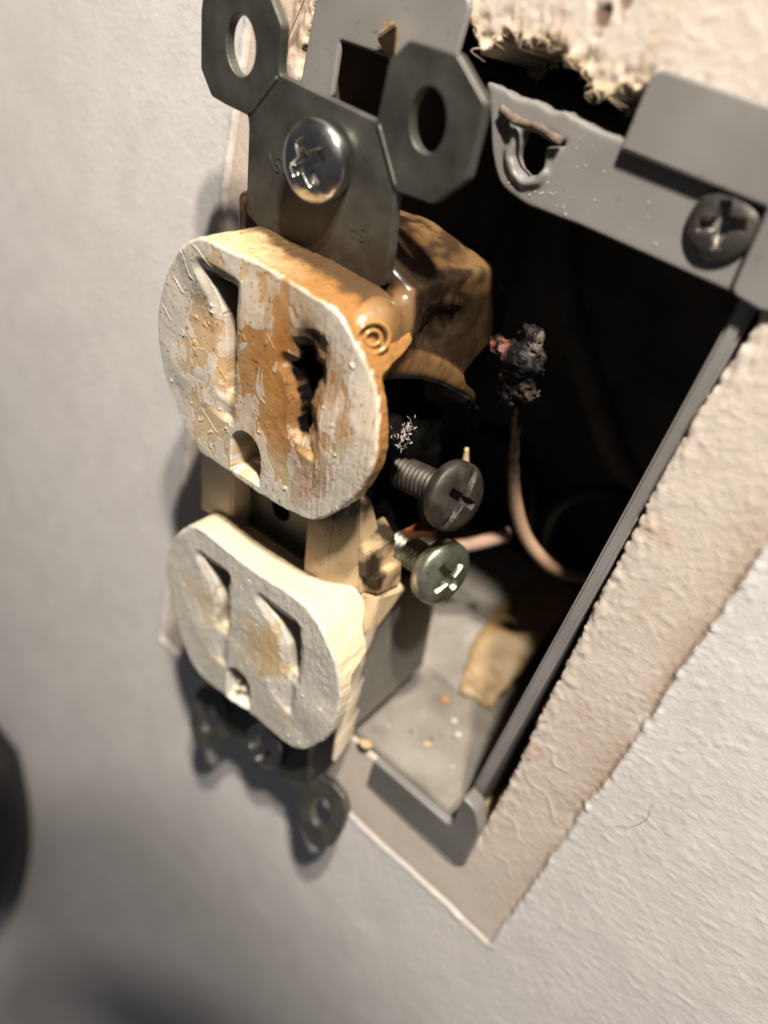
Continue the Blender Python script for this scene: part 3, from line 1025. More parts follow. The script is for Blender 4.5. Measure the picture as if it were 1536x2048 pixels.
def relief(X, Z, box, seed, ncr, nsc):
    """sparse paint crumbs and curled paint threads standing off the face"""
    rg_ = np.random.default_rng(seed)
    h = np.zeros(X.shape)
    jx = X + 0.22 * noise(X * 3, Z * 3, 0, seed + 1)
    jz = Z + 0.22 * noise(X * 3, Z * 3, 4, seed + 2)
    for _ in range(ncr):
        x0, z0 = rg_.uniform(box[0], box[1]), rg_.uniform(box[2], box[3])
        a_ = rg_.uniform(0, 3.14)
        ca, sa = math.cos(a_), math.sin(a_)
        u_, v_ = (jx - x0) * ca + (jz - z0) * sa, -(jx - x0) * sa + (jz - z0) * ca
        h = np.maximum(h, rg_.uniform(0.05, 0.17) * np.exp(-(u_ / rg_.uniform(0.16, 0.42)) ** 2 - (v_ / rg_.uniform(0.12, 0.22)) ** 2))
    for _ in range(nsc):
        x0, z0 = rg_.uniform(box[0], box[1]), rg_.uniform(box[2], box[3])
        a_ = rg_.uniform(-0.7, 0.7) - 0.9
        L = rg_.uniform(1.5, 4.5)
        ca, sa = math.cos(a_), math.sin(a_)
        u_, v_ = (X - x0) * ca + (Z - z0) * sa, -(X - x0) * sa + (Z - z0) * ca
        v_ = v_ + 0.35 * np.sin(u_ * rg_.uniform(0.8, 2.0))
        h = np.maximum(h, 0.07 * np.exp(-(v_ / 0.10) ** 2) * ss(-L / 2, -L / 2 + 0.5, u_) * ss(L / 2, L / 2 - 0.5, u_))
    return h


def color_upper(X, Z, Y, side):
    fb = fbm(X * 0.5, Z * 0.5, Y * 0.5, 231, 4)
    # plastic: cream left, amber to brown near the heat on the right and top right
    heat = ss(-9, 13, X + 0.25 * (Z - 20) + 3.5 * fb)
    mid = lens(X, Z, 4, 22, 9, 10, 0.7)
    pl = lerp((0.52, 0.42, 0.285), (0.40, 0.215, 0.075), np.clip(0.45 * heat + 0.75 * mid + 0.30 * lens(X, Z, -7, 22, 6, 10), 0, 1))
    sidec = lerp((0.58, 0.42, 0.24), (0.31, 0.155, 0.052), ss(-8, 7, X + 4.0 * fb + 0.9 * (Y - 3)) * ss(4, 16, Z))
    sidec = lerp(sidec, (0.56, 0.47, 0.30), ss(16, 8, Z))
    base = np.where(((side > 0) | (Y > 0.2))[..., None], sidec, pl)
    rim = ss(11.5, 16.0, np.hypot(X * 0.95, (Z - 19.7) * 1.06))
    bias = 0.07 + 0.26 * rim + 0.10 * ss(-6, -10, X) - 0.40 * lens(X, Z, 2.8, 21.5, 5.4, 10.5, 0.6) - 0.16 * lens(X, Z, -9.0, 21.0, 5.2, 9, 0.7) + 0.16 * ss(8.5, 11, X) - 0.20 * lens(X, Z, -3, 31, 9, 3) - 0.10 * lens(X, Z, 7, 13.5, 4, 3.5)
    p = paint_layer(X, Z, bias, 241, 0.25 + 0.75 * ss(6, 10, X))
    lip = ss(0.3, 0.9, Y) * (side == 0)
    p = p * (1 - side) * (1 - ss(0.06, 0.30, Y + 0.22 * noise(X * 1.2, Z * 1.2, 0, 247) - 0.05))
    grey = np.array([0.56, 0.535, 0.49]) * (1 + 0.09 * noise(X * 3.2, Z * 0.35, 0, 245) + 0.06 * fb)[..., None]
    c = lerp(base, grey, p * 0.88)
    stain = np.clip(1.1 * lens(X, Z, 3.5, 22, 10.5, 11.5, 0.8) + 0.55 * ss(29.5, 33, Z) * ss(-8, 2, X) + 0.45 * ss(12, 16.5, X) * ss(12, 22, Z) + 0.35 * lens(X, Z, -7.5, 21, 5.5, 9), 0, 1) * (0.55 + 0.6 * fb) * (1 - side)
    stain = np.clip(stain, 0, 0.9)
    c = c * (1 - stain[..., None] * (1 - np.array([0.86, 0.62, 0.36])))
    # streaky bare wear on the right
    wear = ss(0.15, 0.5, noise(X * 3.4 + 0.1 * Z, Z * 0.22, 0, 251)) * ss(8.5, 10, X) * (1 - side)
    c = lerp(c, (0.62, 0.55, 0.46), wear * 0.6)
    # scorch round the slots
    hd = np.hypot((X - 6.6) / 2.6, (Z - 22.5) / 6.4)
    sc1 = ss(1.35, 0.75, hd + 0.35 * fb) * (1 - side)
    c = lerp(c, (0.21, 0.105, 0.04), sc1 * 0.8)
    brn = ss(0.05, 0.45, fbm(X * 0.55 + 3, Z * 0.2, 0, 253, 4) + 0.15 * ss(4, 9, X)) * ss(-3, 3, X) * (1 - side) * ss(17, 13, np.hypot(X, (Z - 19.5) * 1.1))
    c = lerp(c, (0.33, 0.17, 0.065), brn * 0.55)
    hq = right_hole(X, Z)
    blk = np.maximum(ss(0.55, 0.1, hq + 0.25 * noise(X * 1.6, Z * 1.6, 0, 255)), 0.6 * ss(1.2, 0.3, np.hypot((X - 7.2) / 0.9, (Z - 27.2) / 1.8) + 0.3 * fb)) * (1 - side)
    c = lerp(c, (0.004, 0.0038, 0.0035), blk)
    bt = lens(X, Z, 7.4, 28.0, 1.8, 2.2, 0.7) * (1 - side)
    c = lerp(c, (0.05, 0.035, 0.025), bt * 0.85)
    s1 = lens(X, Z, -5.8, 29.6, 2.4, 1.6, 0.7) * (1 - side) + 0.75 * lens(X, Z, -4.6, 22.5, 1.3, 5.0, 0.8) * ss(-0.2, 0.5, fb + 0.25) * (1 - side)
    c = lerp(c, (0.10, 0.06, 0.03), np.clip(s1, 0, 1) * 0.8)
    sq = ss(0.15, -0.2, sd_poly(X, Z, SLOT_UL)) * (1 - side)  # upper slot walls: soot tint plus the shade of their depth, in colour
    c = lerp(c, (0.035, 0.024, 0.014), sq * 0.9)
    g = ground_mask(X, Z, -0.9, 13.4, 7.3, 2.5)
    gin = ss(0.0, 0.5, g) * (1 - side)
    c = lerp(c, lerp((0.62, 0.52, 0.34), (0.03, 0.02, 0.015), ss(0.0, 0.5, fbm(X * 0.9, Z * 0.9, 0, 259, 2) + 0.10 + 0.22 * (X + 0.9))), gin)
    spk = ss(0.78, 0.88, noise(X * 2.9, Z * 2.9, Y * 2.9, 261) + 0.13 * side)
    c = lerp(c, (0.10, 0.06, 0.03), spk * 0.7)
    # soot along the top side where it meets the strap
    st = side * ss(30, 32.5, Z) * ss(3.6, 6.4, Y + 2.2 * fb + 0.16 * X) * 0.92
    c = lerp(c, (0.07, 0.045, 0.025), np.clip(st, 0, 1))
    rough = 0.34 + 0.14 * p - 0.1 * side + 0.1 * fb + 0.4 * blk
    # relief: paint thickness, brush streaks, crumbs
    cr = relief(X, Z, (-16, 16, 7, 33), 271, 40, 12)
    dy = -0.032 * p - 0.028 * noise(X * 3.6, Z * 0.3, 0, 273) * ss(5, 10, X) - 0.03 * fbm(X * 1.2, Z * 1.2, 0, 274, 3) - cr * (gin < .1) * (blk < .2)
    return np.concatenate([np.clip(c, 0.004, 0.9), np.clip(rough, 0.2, 0.9)[..., None]], -1), dy


V, F, CC = make_face(CU, depth_upper, lambda x, z: 2.0 + 6.1 * ss(26.3, 28.6, z) + 3.0 * ss(5, -5, x) * ss(26.5, 23.5, z), color_upper)
dv('upper_face', mesh_np('upper_face', V, F, CC, False), M_FACE)


def depth_lower(X, Z):
    wx = 0.2 * noise(X * 0.6, Z * 0.6, 0, 311)
    d = slot_depth(X + wx, Z, -4.6, -9.6, -28.5, 8.6, 0.5, 1, 1)
    d2 = slot_depth(X + wx, Z, 9.2, -9.8, -27.5, 7.0, 0.6, 1, 1)
    d = np.maximum(d, d2) + slot_cut(X, Z, SLOT_LL, 313) + slot_cut(X, Z, SLOT_LR, 314)
    g = ground_mask(X, Z, -1.1, -26.6, -34.0, 2.5)
    fill = 1.4 + 6.5 * ss(-30.4, -28.6, Z - 0.55 * (X + 1.1) + 0.5 * noise(X, Z, 0, 313)) + 0.5 * noise(X * 1.3, Z * 1.3, 0, 315)
    d = d + ss(-0.1, 0.3, g) * fill
    d = d + 0.3 * fbm(X * 0.12, Z * 0.12, 0, 321, 2)
    return d


def color_lower(X, Z, Y, side):
    fb = fbm(X * 0.5, Z * 0.5, Y * 0.5, 331, 4)
    lensR = lens(X, Z, 5.0, -19, 5.0, 9, 0.7)
    pl = lerp((0.58, 0.51, 0.38), (0.56, 0.42, 0.25), lensR)
    sidec = lerp((0.70, 0.58, 0.40), (0.66, 0.60, 0.45), ss(-12, -24, Z))
    base = np.where(side[..., None] > 0, sidec * (1 + 0.06 * fb)[..., None], pl)
    bias = 0.26 + 0.22 * ss(11, 16, np.hypot(X, (Z + 20) * 1.06)) - 0.40 * lens(X, Z, 5.6, -18.5, 3.4, 7.0, 0.5) - 0.42 * lens(X, Z, 0.4, -20.5, 2.2, 6.5, 0.6) - 0.22 * lens(X, Z, -10, -20, 4.5, 6) - 0.30 * lens(X, Z, 12.5, -22, 1.6, 7)
    p = paint_layer(X, Z, bias, 341, 0.3 + 0 * X) * (1 - side)
    p = p * (1 - 0.9 * ss(0.10, 0.36, Y + 0.2 * noise(X * 1.2, Z * 1.2, 0, 347)))
    grey = np.array([0.56, 0.54, 0.495]) * (1 + 0.07 * noise(X * 3.2, Z * 0.4, 0, 345) + 0.06 * fb)[..., None]
    c = lerp(base, grey, p * 0.96)
    yel = lens(X, Z, -10, -19, 4.5, 6, 0.7) * (1 - side) * ss(-0.1, 0.4, fb)
    c = lerp(c, (0.55, 0.46, 0.28), yel * 0.55)
    mk = lens(X, Z, -6.3, -17.5, 1.5, 4.0, 0.6) * ss(-0.05, 0.4, fbm(X * 1.4, Z * 1.4, 0, 349, 3)) + lens(X, Z, 8.0, -20.2, 1.2, 1.6, 0.6) * ss(-0.1, 0.3, fbm(X * 1.6, Z * 1.6, 0, 350, 3))
    c = lerp(c, (0.24, 0.14, 0.06), np.clip(mk, 0, 1) * 0.85 * (1 - side))
    sq = np.maximum(ss(0.15, -0.2, sd_poly(X, Z, SLOT_LL)), ss(0.15, -0.2, sd_poly(X, Z, SLOT_LR))) * (1 - side)  # shade of the lower slots' depth put into the wall colour
    c = lerp(c, (0.10, 0.07, 0.04), sq * 0.85)
    g = ss(0.0, 0.4, ground_mask(X, Z, -1.1, -26.6, -34.0, 2.5)) * (1 - side)
    c = lerp(c, lerp((0.68, 0.63, 0.52), (0.05, 0.04, 0.03), ss(0.45, 0.6, fbm(X * 1.2, Z * 1.2, 0, 351, 3) + 0.28)), g)
    spk = ss(0.80, 0.90, noise(X * 2.9, Z * 2.9, Y * 2.9, 361))
    c = lerp(c, (0.30, 0.19, 0.09), spk * 0.55)
    rough = 0.36 + 0.12 * p + 0.08 * fb
    cr = relief(X, Z, (-16, 16, -34, -6), 377, 30, 8)
    dy = -0.032 * p - 0.02 * noise(X * 3.4, Z * 0.5, 0, 373) - 0.035 * fbm(X * 1.2, Z * 1.2, 0, 374, 3) - cr * (g < .1)
    return np.concatenate([np.clip(c, 0.01, 0.9), np.clip(rough, 0.2, 0.9)[..., None]], -1), dy


V, F, CC = make_face(CL, depth_lower, lambda x, z: 2.2 + 2.2 * ss(-11, -8, z) + 3.6 * ss(6.5, 12.5, x) * ss(-15.5, -13.0, z), color_lower)
dv('lower_face', mesh_np('lower_face', V, F, CC, False), M_FACE)

# necks and housing behind the two faces
dv('lower_neck', box_me(-11.5, 11.8, 4.2, 9.0, -32.5, -8.3, 0.6), M_CREAM)
dv('upper_neck', box_me(-14.5, 7.5, 5.5, 8.0, 8.5, 31, 0.6), M_TAN)


rear = hull_me([(x_, y_, z_) for x_ in (-13.2, 13.2) for (y_, z_) in ((9.6, -9.0), (9.6, -36.6), (28.0, -11.0), (28.6, -36.0))], 0.5)
dv('rear_body', rear, M_REAR)
# thin cream skirt standing beside the lower face
V, F = [], []
zz = np.linspace(-35.3, -13.0, 40)
for i, z in enumerate(zz):
    w = 0.35 * noise(z * 0.9, 0.3, 0, 401)
    top = 10.2 + 0.5 * noise(z * 0.6, 7.7, 0, 402) + 1.2 * ss(-22, -14, z)
    bow = 1.2 * ss(-22, -36, z)
    V += [(15.4 + bow * 0.2, 3.5, z), (14.6 + 0.3 * w, top * 0.8, z), (13.8 + w * 0.4, top, z), (13.4 + w * 0.4, top, z), (14.2 + .3 * w, top * 0.8, z), (14.9, 3.5, z)]
dv('side_skirt', mesh_np('side_skirt', np.array(V), grid_faces(40, 6, True)), M_CREAM)
# middle bridge: cream block left of the strap, scorched block right of it with stepped terminal seats
dv('left_bridge', box_me(-15.2, -8.7, 4.8, 20, -7.6, 7.5, 0.4), M_CREAM)
dv('right_bridge', hull_me([(5.2, 4.6, 8.5), (5.2, 4.8, -8.5), (9.0, 4.9, -8.2), (9.2, 4.8, 8.0), (12.2, 8.6, -8.6), (10.6, 8.0, 7.5), (5.2, 9.4, 8.5), (11.4, 16, -9), (10.4, 11, 4.5), (5.2, 16, -8.6)], 0.3),
   M_BRIDGE)
dv('terminal_seat', hull_me([(9.6, 7.6, 0.6), (12.6, 8.2, -1.0), (9.6, 7.8, -5.5), (13.0, 8.6, -5.0), (10, 14.5, 0.6), (12.8, 14.0, -1.0), (10, 14.5, -6), (13, 14, -5.5)], 0.18), M_TANSOOT)
dv('terminal_seat', hull_me([(10.0, 8.8, -4.8), (13.9, 9.6, -4.8), (10.0, 8.8, -8.8), (14.2, 10.0, -7.8), (10, 15, -5.0), (14, 14.6, -5), (10, 15, -10), (14.2, 14.8, -8.8)], 0.18), M_TANSOOT)
dv('lower_wing', hull_me([(11.8, 8.9, -8.6), (14.2, 10.6, -8.6), (14.4, 16.0, -10.2), (13.7, 8.7, -15.5), (13.9, 9.8, -16.0), (13.9, 13.0, -12.6), (11.0, 18.0, -9.8), (13.4, 19.5, -10.6)], 0.2), M_TAN)
# brass contact strip and scrap of copper in the burnt cavity
dv('copper_scrap', hull_me([(14.0, 12.5, 1.3), (18.0, 13.5, 3.2), (18.2, 14.8, 1.6), (14.2, 14.0, -0.6), (15, 16, 2), (17.8, 16, 2.6)], 0.2), M_COPPER)

# metal strap
mid = [(-8.5, -36), (8.5, -36), (8.5, 32), (10.0, 32.8), (10.1, 36.0), (9.8, 41.3), (9.9, 42.0), (14.2, 41.9), (17.5, 44.8), (18.0, 51.0), (14.4, 54.1), (9.2, 54.4),
       (7.3, 52.6), (6.6, 47.4), (0.4, 48.2), (-6.3, 49.1), (-6.5, 50.0), (-6.3, 53.3), (-8.0, 55.6), (-10.4, 57.6), (-14.5, 57.6), (-17.6, 55.6), (-18.2, 53.0), (-18.3, 47.8),
       (-16.6, 45.4), (-14.4, 45.0), (-10.8, 44.6), (-10.6, 43.5), (-10.7, 34.6), (-7.8, 33.2), (-8.5, 32)]
strap_me = plate([round_poly(mid, 0.35, 3), ellipse(-12.1, 50.8, 2.15, 2.75, 0.05), ellipse(12.35, 48.6, 2.0, 2.7, 0.12), ellipse(0.2, 42.3, 2.1, 2.1), ellipse(-2.6, -2.4, 1.7, 1.7)], 8.1, 1.2, 0.14)
strap = dv('mounting_strap', strap_me, M_STRAP)
# break-off score grooves are raised burrs on this strap
for a, c in (((6.9, 47.3), (9.9, 42.2)), ((-10.6, 44.7), (-6.6, 48.9))):
    V, F = tube(smooth_path([(a[0], 8.06, a[1]), ((a[0] + c[0]) / 2, 8.04, (a[1] + c[1]) / 2), (c[0], 8.06, c[1])], 5), 0.16, 8)
    dv('score_line', mesh_any('score_line', V, F), M_ZINC, strap)
# lower strap end, bent forward towards the room
ear = [(6.3, -46.0), (9.0, -46.2), (10.8, -44.2), (14.2, -43.4), (17.2, -44.2), (18.8, -46.2), (19.0, -50.3), (18.6, -54.3), (16.3, -57.4), (13.7, -57.8), (10.6, -55.5), (8.9, -51.9), (7.4, -49.6)]
ear = [(13.8 + (q[0] - 13.8) * 0.86, -50.2 + (q[1] + 50.2) * 0.86) for q in ear]
earL = [(-q[0] + 1.5, q[1] - 0.4) for q in ear[::-1]]
low = [(-8.4, -35.8), (8.4, -35.8), (8.4, -43)] + [ear[0]][:0] + ear[1:] + [(6.3, -49.8), (-5, -49.8)] + earL[:-1] + [(-8.4, -43)]
lowm = plate([round_poly(low, 0.4, 3), ellipse(13.8, -50.2, 1.8, 2.7, 0.1), ellipse(-12.3, -50.6, 1.8, 2.7, -0.1)], 0, 1.2, 0.14)
n = len(lowm.vertices)
co = np.empty(n * 3, np.float32)
lowm.vertices.foreach_get('co', co)
co = co.reshape(-1, 3)
co[:, 1] += (8.1 + (co[:, 2] / MM + 35.8) * 0.285) * MM
lowm.vertices.foreach_set('co', co.ravel())
lowm.update()
dv('strap_end', lowm, M_ZINC)


# stamped rating, upside down on the strap
def stamp(txt, x, z, size, rot, parent):
    cu = bpy.data.curves.new('stamp', 'FONT')
    cu.body = txt
    cu.size = size
    cu.extrude = 0.05
    cu.offset = -0.012 * size
    cu.align_x = 'CENTER'
    o = bpy.data.objects.new('tmp', cu)
    COL.objects.link(o)
    me = bpy.data.meshes.new_from_object(o.evaluated_get(bpy.context.evaluated_depsgraph_get()))
    bpy.data.objects.remove(o)
    c, s = math.cos(rot), math.sin(rot)
    for v in me.vertices:
        px, py, pz = v.co
        v.co = ((x + c * px - s * py) * MM, (8.09 - pz) * MM, (z + s * px + c * py) * MM)
    return dv('stamped_rating', me, M_ZINC, parent)


stamp('125V', -5.6, 41.6, 2.3, math.pi, strap)
stamp('15A', 6.2, 37.6, 2.0, math.pi, strap)


def screw(name, pos, axis, roll, R, H, w, l, dep, sr, sl, mh, ms, slot=0.0, seed=0, parent=None):
    V, F = screw_head(R, H, w, l, dep, slot=slot, seed=seed)
    h = dv(name, mesh_any(name, orient(V, pos, axis, roll), F), mh, parent)
    V, F = screw_shaft(sr, sl, 0.8, 0.2)
    dv('thread', mesh_np('thread', orient(V, pos, axis, roll), F), ms, h)
    return h


screw('mounting_screw', (0.5, 7.7, 42.6), (0.05, -1, 0.03), 0.55, 3.95, 2.5, 0.75, 2.2, 1.7, 1.7, 9, M_CHROME, M_CHROME, seed=11)
screw('mounting_screw', (0.6, 5.6, -46.5), (0.0, -1, 0.2), 0.2, 3.9, 2.5, 0.75, 2.2, 1.7, 1.7, 9, M_CHROME, M_CHROME, seed=12)
screw('terminal_screw', (18.9, 14.6, 8.7), (0.93, -0.22, 0.22), 0.9, 4.4, 2.3, 0.55, 2.4, 1.3, 2.0, 9, M_SOOTZ, M_SOOTZ, slot=0.42, seed=13)
screw('terminal_screw', (18.8, 15.4, -3.6), (0.95, -0.22, 0.14), 0.55, 4.5, 2.6, 0.62, 2.6, 1.6, 2.0, 9, M_GREENZ, M_GREENZ, seed=14)


# charred core of the burnt terminal bay
def core_fn(X, Y, Z):
    d = sd_box(X, Y, Z, (-1, 16, 10), (9.5, 7.5, 16), 2)
    d = smin(d, sd_box(X, Y, Z, (6.5, 20.5, 4), (4.5, 4.5, 10), 2), 2)
    d = smin(d, sd_cap(X, Y, Z, (6, 12, 14.5), (12.8, 11.0, 15.0), 2.6, 1.6), 1.5)
    return d + 1.3 * fbm(X * 0.28, Y * 0.28, Z * 0.28, 501, 4)


V, F = surface_nets(core_fn, (-14, 6, -10), (17, 30, 30), 0.6)
dv('charred_core', mesh_np('charred_core', V, F), M_CHAR)


# melted rear shell and the goo that ran down the right side of the upper face
def melt_fn(X, Y, Z):
    sh = sd_box(X, Y, Z, (-0.3, 19.8, 27.7), (13.2, 10.8, 8.8), 1.0)
    sh = smax(sh, (Y - 23.6) * 0.72 + (Z - 34.5) * 0.69, 0.4)
    sh = smax(sh, (X - 8.0) * 0.45 + (Z - 35.3) * 0.89, 0.6)
    y0 = np.clip(Y, 5, 29)
    zl = 26.2 - 0.015 * (y0 - 5) ** 2 - 0.19 * (y0 - 5)
    sh = smax(sh, np.maximum(zl, 19.3 + 0.6 * (Y - 22.5)) - Z, 0.6)
    # sagged dish in the right side
    sh = smax(sh, 1.0 - np.sqrt(((X - 15.2) / 3.6) ** 2 + ((Y - 14.5) / 7.5) ** 2 + ((Z - 27.0) / 4.6) ** 2), 0.6)
    # shoulder running back from the upper face
    g = sd_cap(X, Y, Z, (11.0, 3.4, 29.4), (11.2, 8.2, 29.4), 2.7, 2.5)
    g = smin(g, sd_cap(X, Y, Z, (13.0, 3.0, 26.0), (12.0, 8.0, 27.6), 1.9, 1.7), 1.6)
    g = smin(g, sd_cap(X, Y, Z, (4, 5.2, 30.2), (11, 5.2, 29.8), 2.6, 2.6), 1.6)
    # roof-like lip that hangs back over the burnt bay
    yy = np.clip(Y, 5, 29)
    zt = 26.2 - 0.015 * (yy - 5) ** 2 - 0.19 * (yy - 5)
    th = 1.45 * (1 - ((yy - 5) / 24.5) ** 2) + 0.2
    lipd = smax(np.abs(Z - zt + 0.10 * (13.5 - X)) * 0.86 - th, np.maximum(np.abs(X - 9.7) - 3.8, np.abs(Y - 17.0) - 12.2), 0.6)
    d = smin(sh, g, 1.8)
    d = smin(d, lipd, 1.2)
    for (bx_, by, bz, br_) in ((12.6, 16.4, 30.4, 0.7), (12.4, 17.9, 29.9, 0.75), (12.4, 19.0, 29.4, 0.5), (11.6, 13.4, 28.6, 0.6), (11.8, 11.0, 27.2, 0.6), (13.2, 9.4, 25.2, 0.45), (12.2, 14.8, 25.0, 0.6), (12.0, 12.6, 25.6, 0.5)):
        d = smin(d, np.sqrt((X - bx_) ** 2 + (Y - by) ** 2 + (Z - bz) ** 2) - br_, 0.35)
    d = smax(d, -sd_box(X, Y, Z, (-4, 4.0, 22), (14.8, 4.8, 12.5), 1.0), 0.4)
    d = smax(d, 0.55 - Y, 0.3)
    return d + 0.16 * fbm(X * 0.35, Y * 0.35, Z * 0.35, 511, 3) + 0.03 * noise(X * 1.4, Y * 1.4, Z * 1.4, 513)


V, F = surface_nets(melt_fn, (-15, -1.5, 11), (18.5, 32, 38), 0.36)
fb = fbm(V[:, 0] * 0.3, V[:, 1] * 0.3, V[:, 2] * 0.3, 521, 4)
c = lerp((0.165, 0.096, 0.044), (0.10, 0.056, 0.025), ss(-0.3, 0.4, fb))
c = lerp(c, (0.42, 0.24, 0.09), ss(7, 1, V[:, 1]) * 0.8)
soot = ss(-0.05, 0.35, fbm(V[:, 0] * 0.22, V[:, 1] * 0.22, V[:, 2] * 0.22, 525, 3) + 0.9 * lens(V[:, 1], V[:, 2], 15, 26, 8.5, 5.8, 0.6) * 1.5 + 1.0 * ss(20, 12.5, V[:, 1] + 5 * fb) * ss(8, 10, V[:, 1]) * ss(26, 30, V[:, 2]) - 0.6 * ss(9, 7, V[:, 1]) - 0.14)  # soot, with the dark shadow patch near the strap worked into the colour
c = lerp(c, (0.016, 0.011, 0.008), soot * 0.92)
blot = ss(0.12, 0.38, fbm(V[:, 0] * 0.35 + 9, V[:, 1] * 0.35, V[:, 2] * 0.35, 529, 4)) * ss(9, 11, V[:, 1])
c = lerp(c, (0.02, 0.013, 0.009), blot * 0.75)
yv = np.clip(V[:, 1], 5, 29)
zlip = 26.2 - 0.015 * (yv - 5) ** 2 - 0.19 * (yv - 5)
onlip = ss(2.1, 1.3, V[:, 2] - zlip + 0.1 * (13.5 - V[:, 0])) * (V[:, 0] > 9)
c = lerp(c, (0.20, 0.110, 0.047), onlip * (V[:, 1] > 6))
c = lerp(c, (0.02, 0.013, 0.009), onlip * ss(20, 27, V[:, 1] + 3 * fb))
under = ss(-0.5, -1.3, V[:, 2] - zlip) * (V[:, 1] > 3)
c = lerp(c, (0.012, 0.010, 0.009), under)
dk = ss(31.6, 29.2, V[:, 2] + 0.10 * (V[:, 1] - 20) + 0.8 * fb) * (V[:, 0] > 8) * ss(8.5, 10.5, V[:, 1]) * (1 - onlip)
c = lerp(c, (0.028, 0.017, 0.010), dk * (0.72 + 0.5 * fb))
spk = ss(0.55, 0.7, noise(V[:, 0] * 2.4, V[:, 1] * 2.4, V[:, 2] * 2.4, 527))
c = lerp(c, (0.06, 0.03, 0.015), spk * 0.6)
rg = np.clip(0.30 + 0.12 * fb + 0.2 * under, 0.12, 0.8)
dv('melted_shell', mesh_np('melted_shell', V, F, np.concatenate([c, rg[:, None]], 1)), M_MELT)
# ring blister on the melted shoulder
a = np.linspace(0, 2 * math.pi, 49)
for R0, rr_ in ((1.5, 0.24), (0.72, 0.2)):
    cen = np.array([13.75, 2.2, 29.9])
    e1, e2 = np.array([0.35, -0.72, 0.6]), np.array([-0.25, 0.55, 0.80])
    nrm = np.cross(e1, e2)
    e1 = np.array([0.62, -0.2, -0.76]); nn = np.array([0.86, -0.42, 0.30]); nn /= np.linalg.norm(nn)
    e1 -= nn * (e1 @ nn); e1 /= np.linalg.norm(e1); e2 = np.cross(nn, e1)
    P = cen + R0 * (np.cos(a)[:, None] * e1 + 1.2 * np.sin(a)[:, None] * e2)
    V, F = tube(P, rr_, 10, False, up=tuple(nn))
    cc = np.tile([0.36, 0.19, 0.06, 0.2], (len(V), 1))
    dv('blister_ring', mesh_any('blister_ring', V, F, cc), M_MELT)

# glassy drips below the lip
for k, (x, y, z, L) in enumerate(((12.6, 26.3, 15.0, 2.6), (12.8, 25.4, 15.4, 2.0), (12.5, 27.2, 14.4, 4.4))):
    V, F = tube(smooth_path([(x, y, z + .8), (x + 0.1, y + 0.2, z - L * 0.5), (x - 0.1, y + 0.3, z - L)], 6), np.linspace(0.45, 0.22, 13), 8)
    dv('melt_drip', mesh_any('melt_drip', V, F), M_CHAR)

# bloom of white ash crystals clinging to the char
ash = bpy.data.objects.new('ash_flakes', None)
SV, SF, off = [], [], 0
rng = np.random.default_rng(9)
cen = np.array([13.4, 10.6, 15.6])
for k in range(110):
    d = rng.normal(0, 1, 3) * np.array([0.5, 0.8, 1.0])
    d[0] = abs(d[0])
    p = cen + rng.normal(0, 0.85, 3) * np.array([0.5, 1, 1])
    d /= np.linalg.norm(d)
    L = rng.uniform(0.2, 0.85)
    w_ = rng.uniform(0.07, 0.24)
    V, F = tube(np.array([p, p + d * L * 0.6, p + d * L]), [w_, w_ * 0.9, w_ * 0.4], 5, flat=0.3)
    SV.append(V); SF.append(F + off); off += len(V)
o = dv('ash_crystals', mesh_any('ash_crystals', np.vstack(SV), np.vstack(SF), smooth=False), M_ASH)
o['kind'] = 'stuff'

# ------------------------------------------------------------------ wires and debris in the box
def wire(name, P, rad, mat, label, group=None):
    V, F = tube(smooth_path(P, 10), rad, 18)
    o = obj(name, mesh_any(name, V, F), mat)
    tag(o, label, 'wire', group)
    return o


WP = [(7.7, 6.5, 15.4), (7.6, 9.5, 10.5), (7.9, 13.0, 4.1), (9.0, 16.5, -2.5), (11.3, 19.5, -8.2), (14.2, 22.0, -11.7), (17.1, 25.0, -14.1), (19.4, 32.0, -17.2), (22, 42, -21)]
wp = smooth_path(WP, 10)
V, F = tube(wp, np.interp(np.linspace(0, 1, len(wp)), [0, 0.2, 0.4, 1], [0.55, 0.7, 1.0, 1.0]), 18)
tt = np.concatenate([np.repeat(np.linspace(0, 1, len(wp)), 18), [0, 1]])
burn = ss(0.46, 0.22, tt + 0.06 * fbm(V[:, 0] * 0.6, V[:, 1] * 0.6, V[:, 2] * 0.6, 801, 3))
V = V + (burn * 0.25)[:, None] * np.stack([fbm(V[:, 0], V[:, 1], V[:, 2], 803 + k, 3) for k in range(3)], 1)
c = lerp((0.40, 0.26, 0.18), (0.03, 0.020, 0.014), burn)
o = obj('insulated_wire', mesh_any('insulated_wire', V, F, np.concatenate([c, np.full((len(V), 1), 0.5)], 1)), mat_vc('scorched_insulation', (1800, 0.3, 0.0001)))
tag(o, 'grimy white insulated wire, scorched at its upper end, curving down to the right', 'wire', 'wires in the box')
wire('insulated_wire', [(8.8, 21.2, -11.0), (5.4, 20.0, -14.6), (1.5, 19.0, -18.0), (-2.5, 19.0, -21.4), (-8, 20, -25)], 1.1, M_WIRE,
     'short pinkish white wire crossing behind the two terminal screws', 'wires in the box')
wire('black_wire', [(22, 50, -10), (14, 46, -9), (8.5, 44, -14), (8.5, 46, -24), (15, 50, -31), (23, 52, -33)], 1.6, M_BLACK, 'black insulated wire looping in the shadow at the back of the box', 'wires in the box')
wire('black_wire', [(-16, 56, -16), (-8, 54, -14), (0, 50, -18), (4, 50, -26), (12, 55, -38), (20, 58, -42)], 1.6, M_BLACK, 'black insulated wire running down the dark back left of the box', 'wires in the box')
V, F = tube(smooth_path([(3.2, 7.2, 5.8), (3.6, 7.7, 3.2), (3.9, 8.2, 0.4), (4.2, 8.8, -3)], 8), np.linspace(0.25, 1.1, 25), 12)
o = obj('scorched_wire', mesh_any('scorched_wire', V, F), M_TAN)
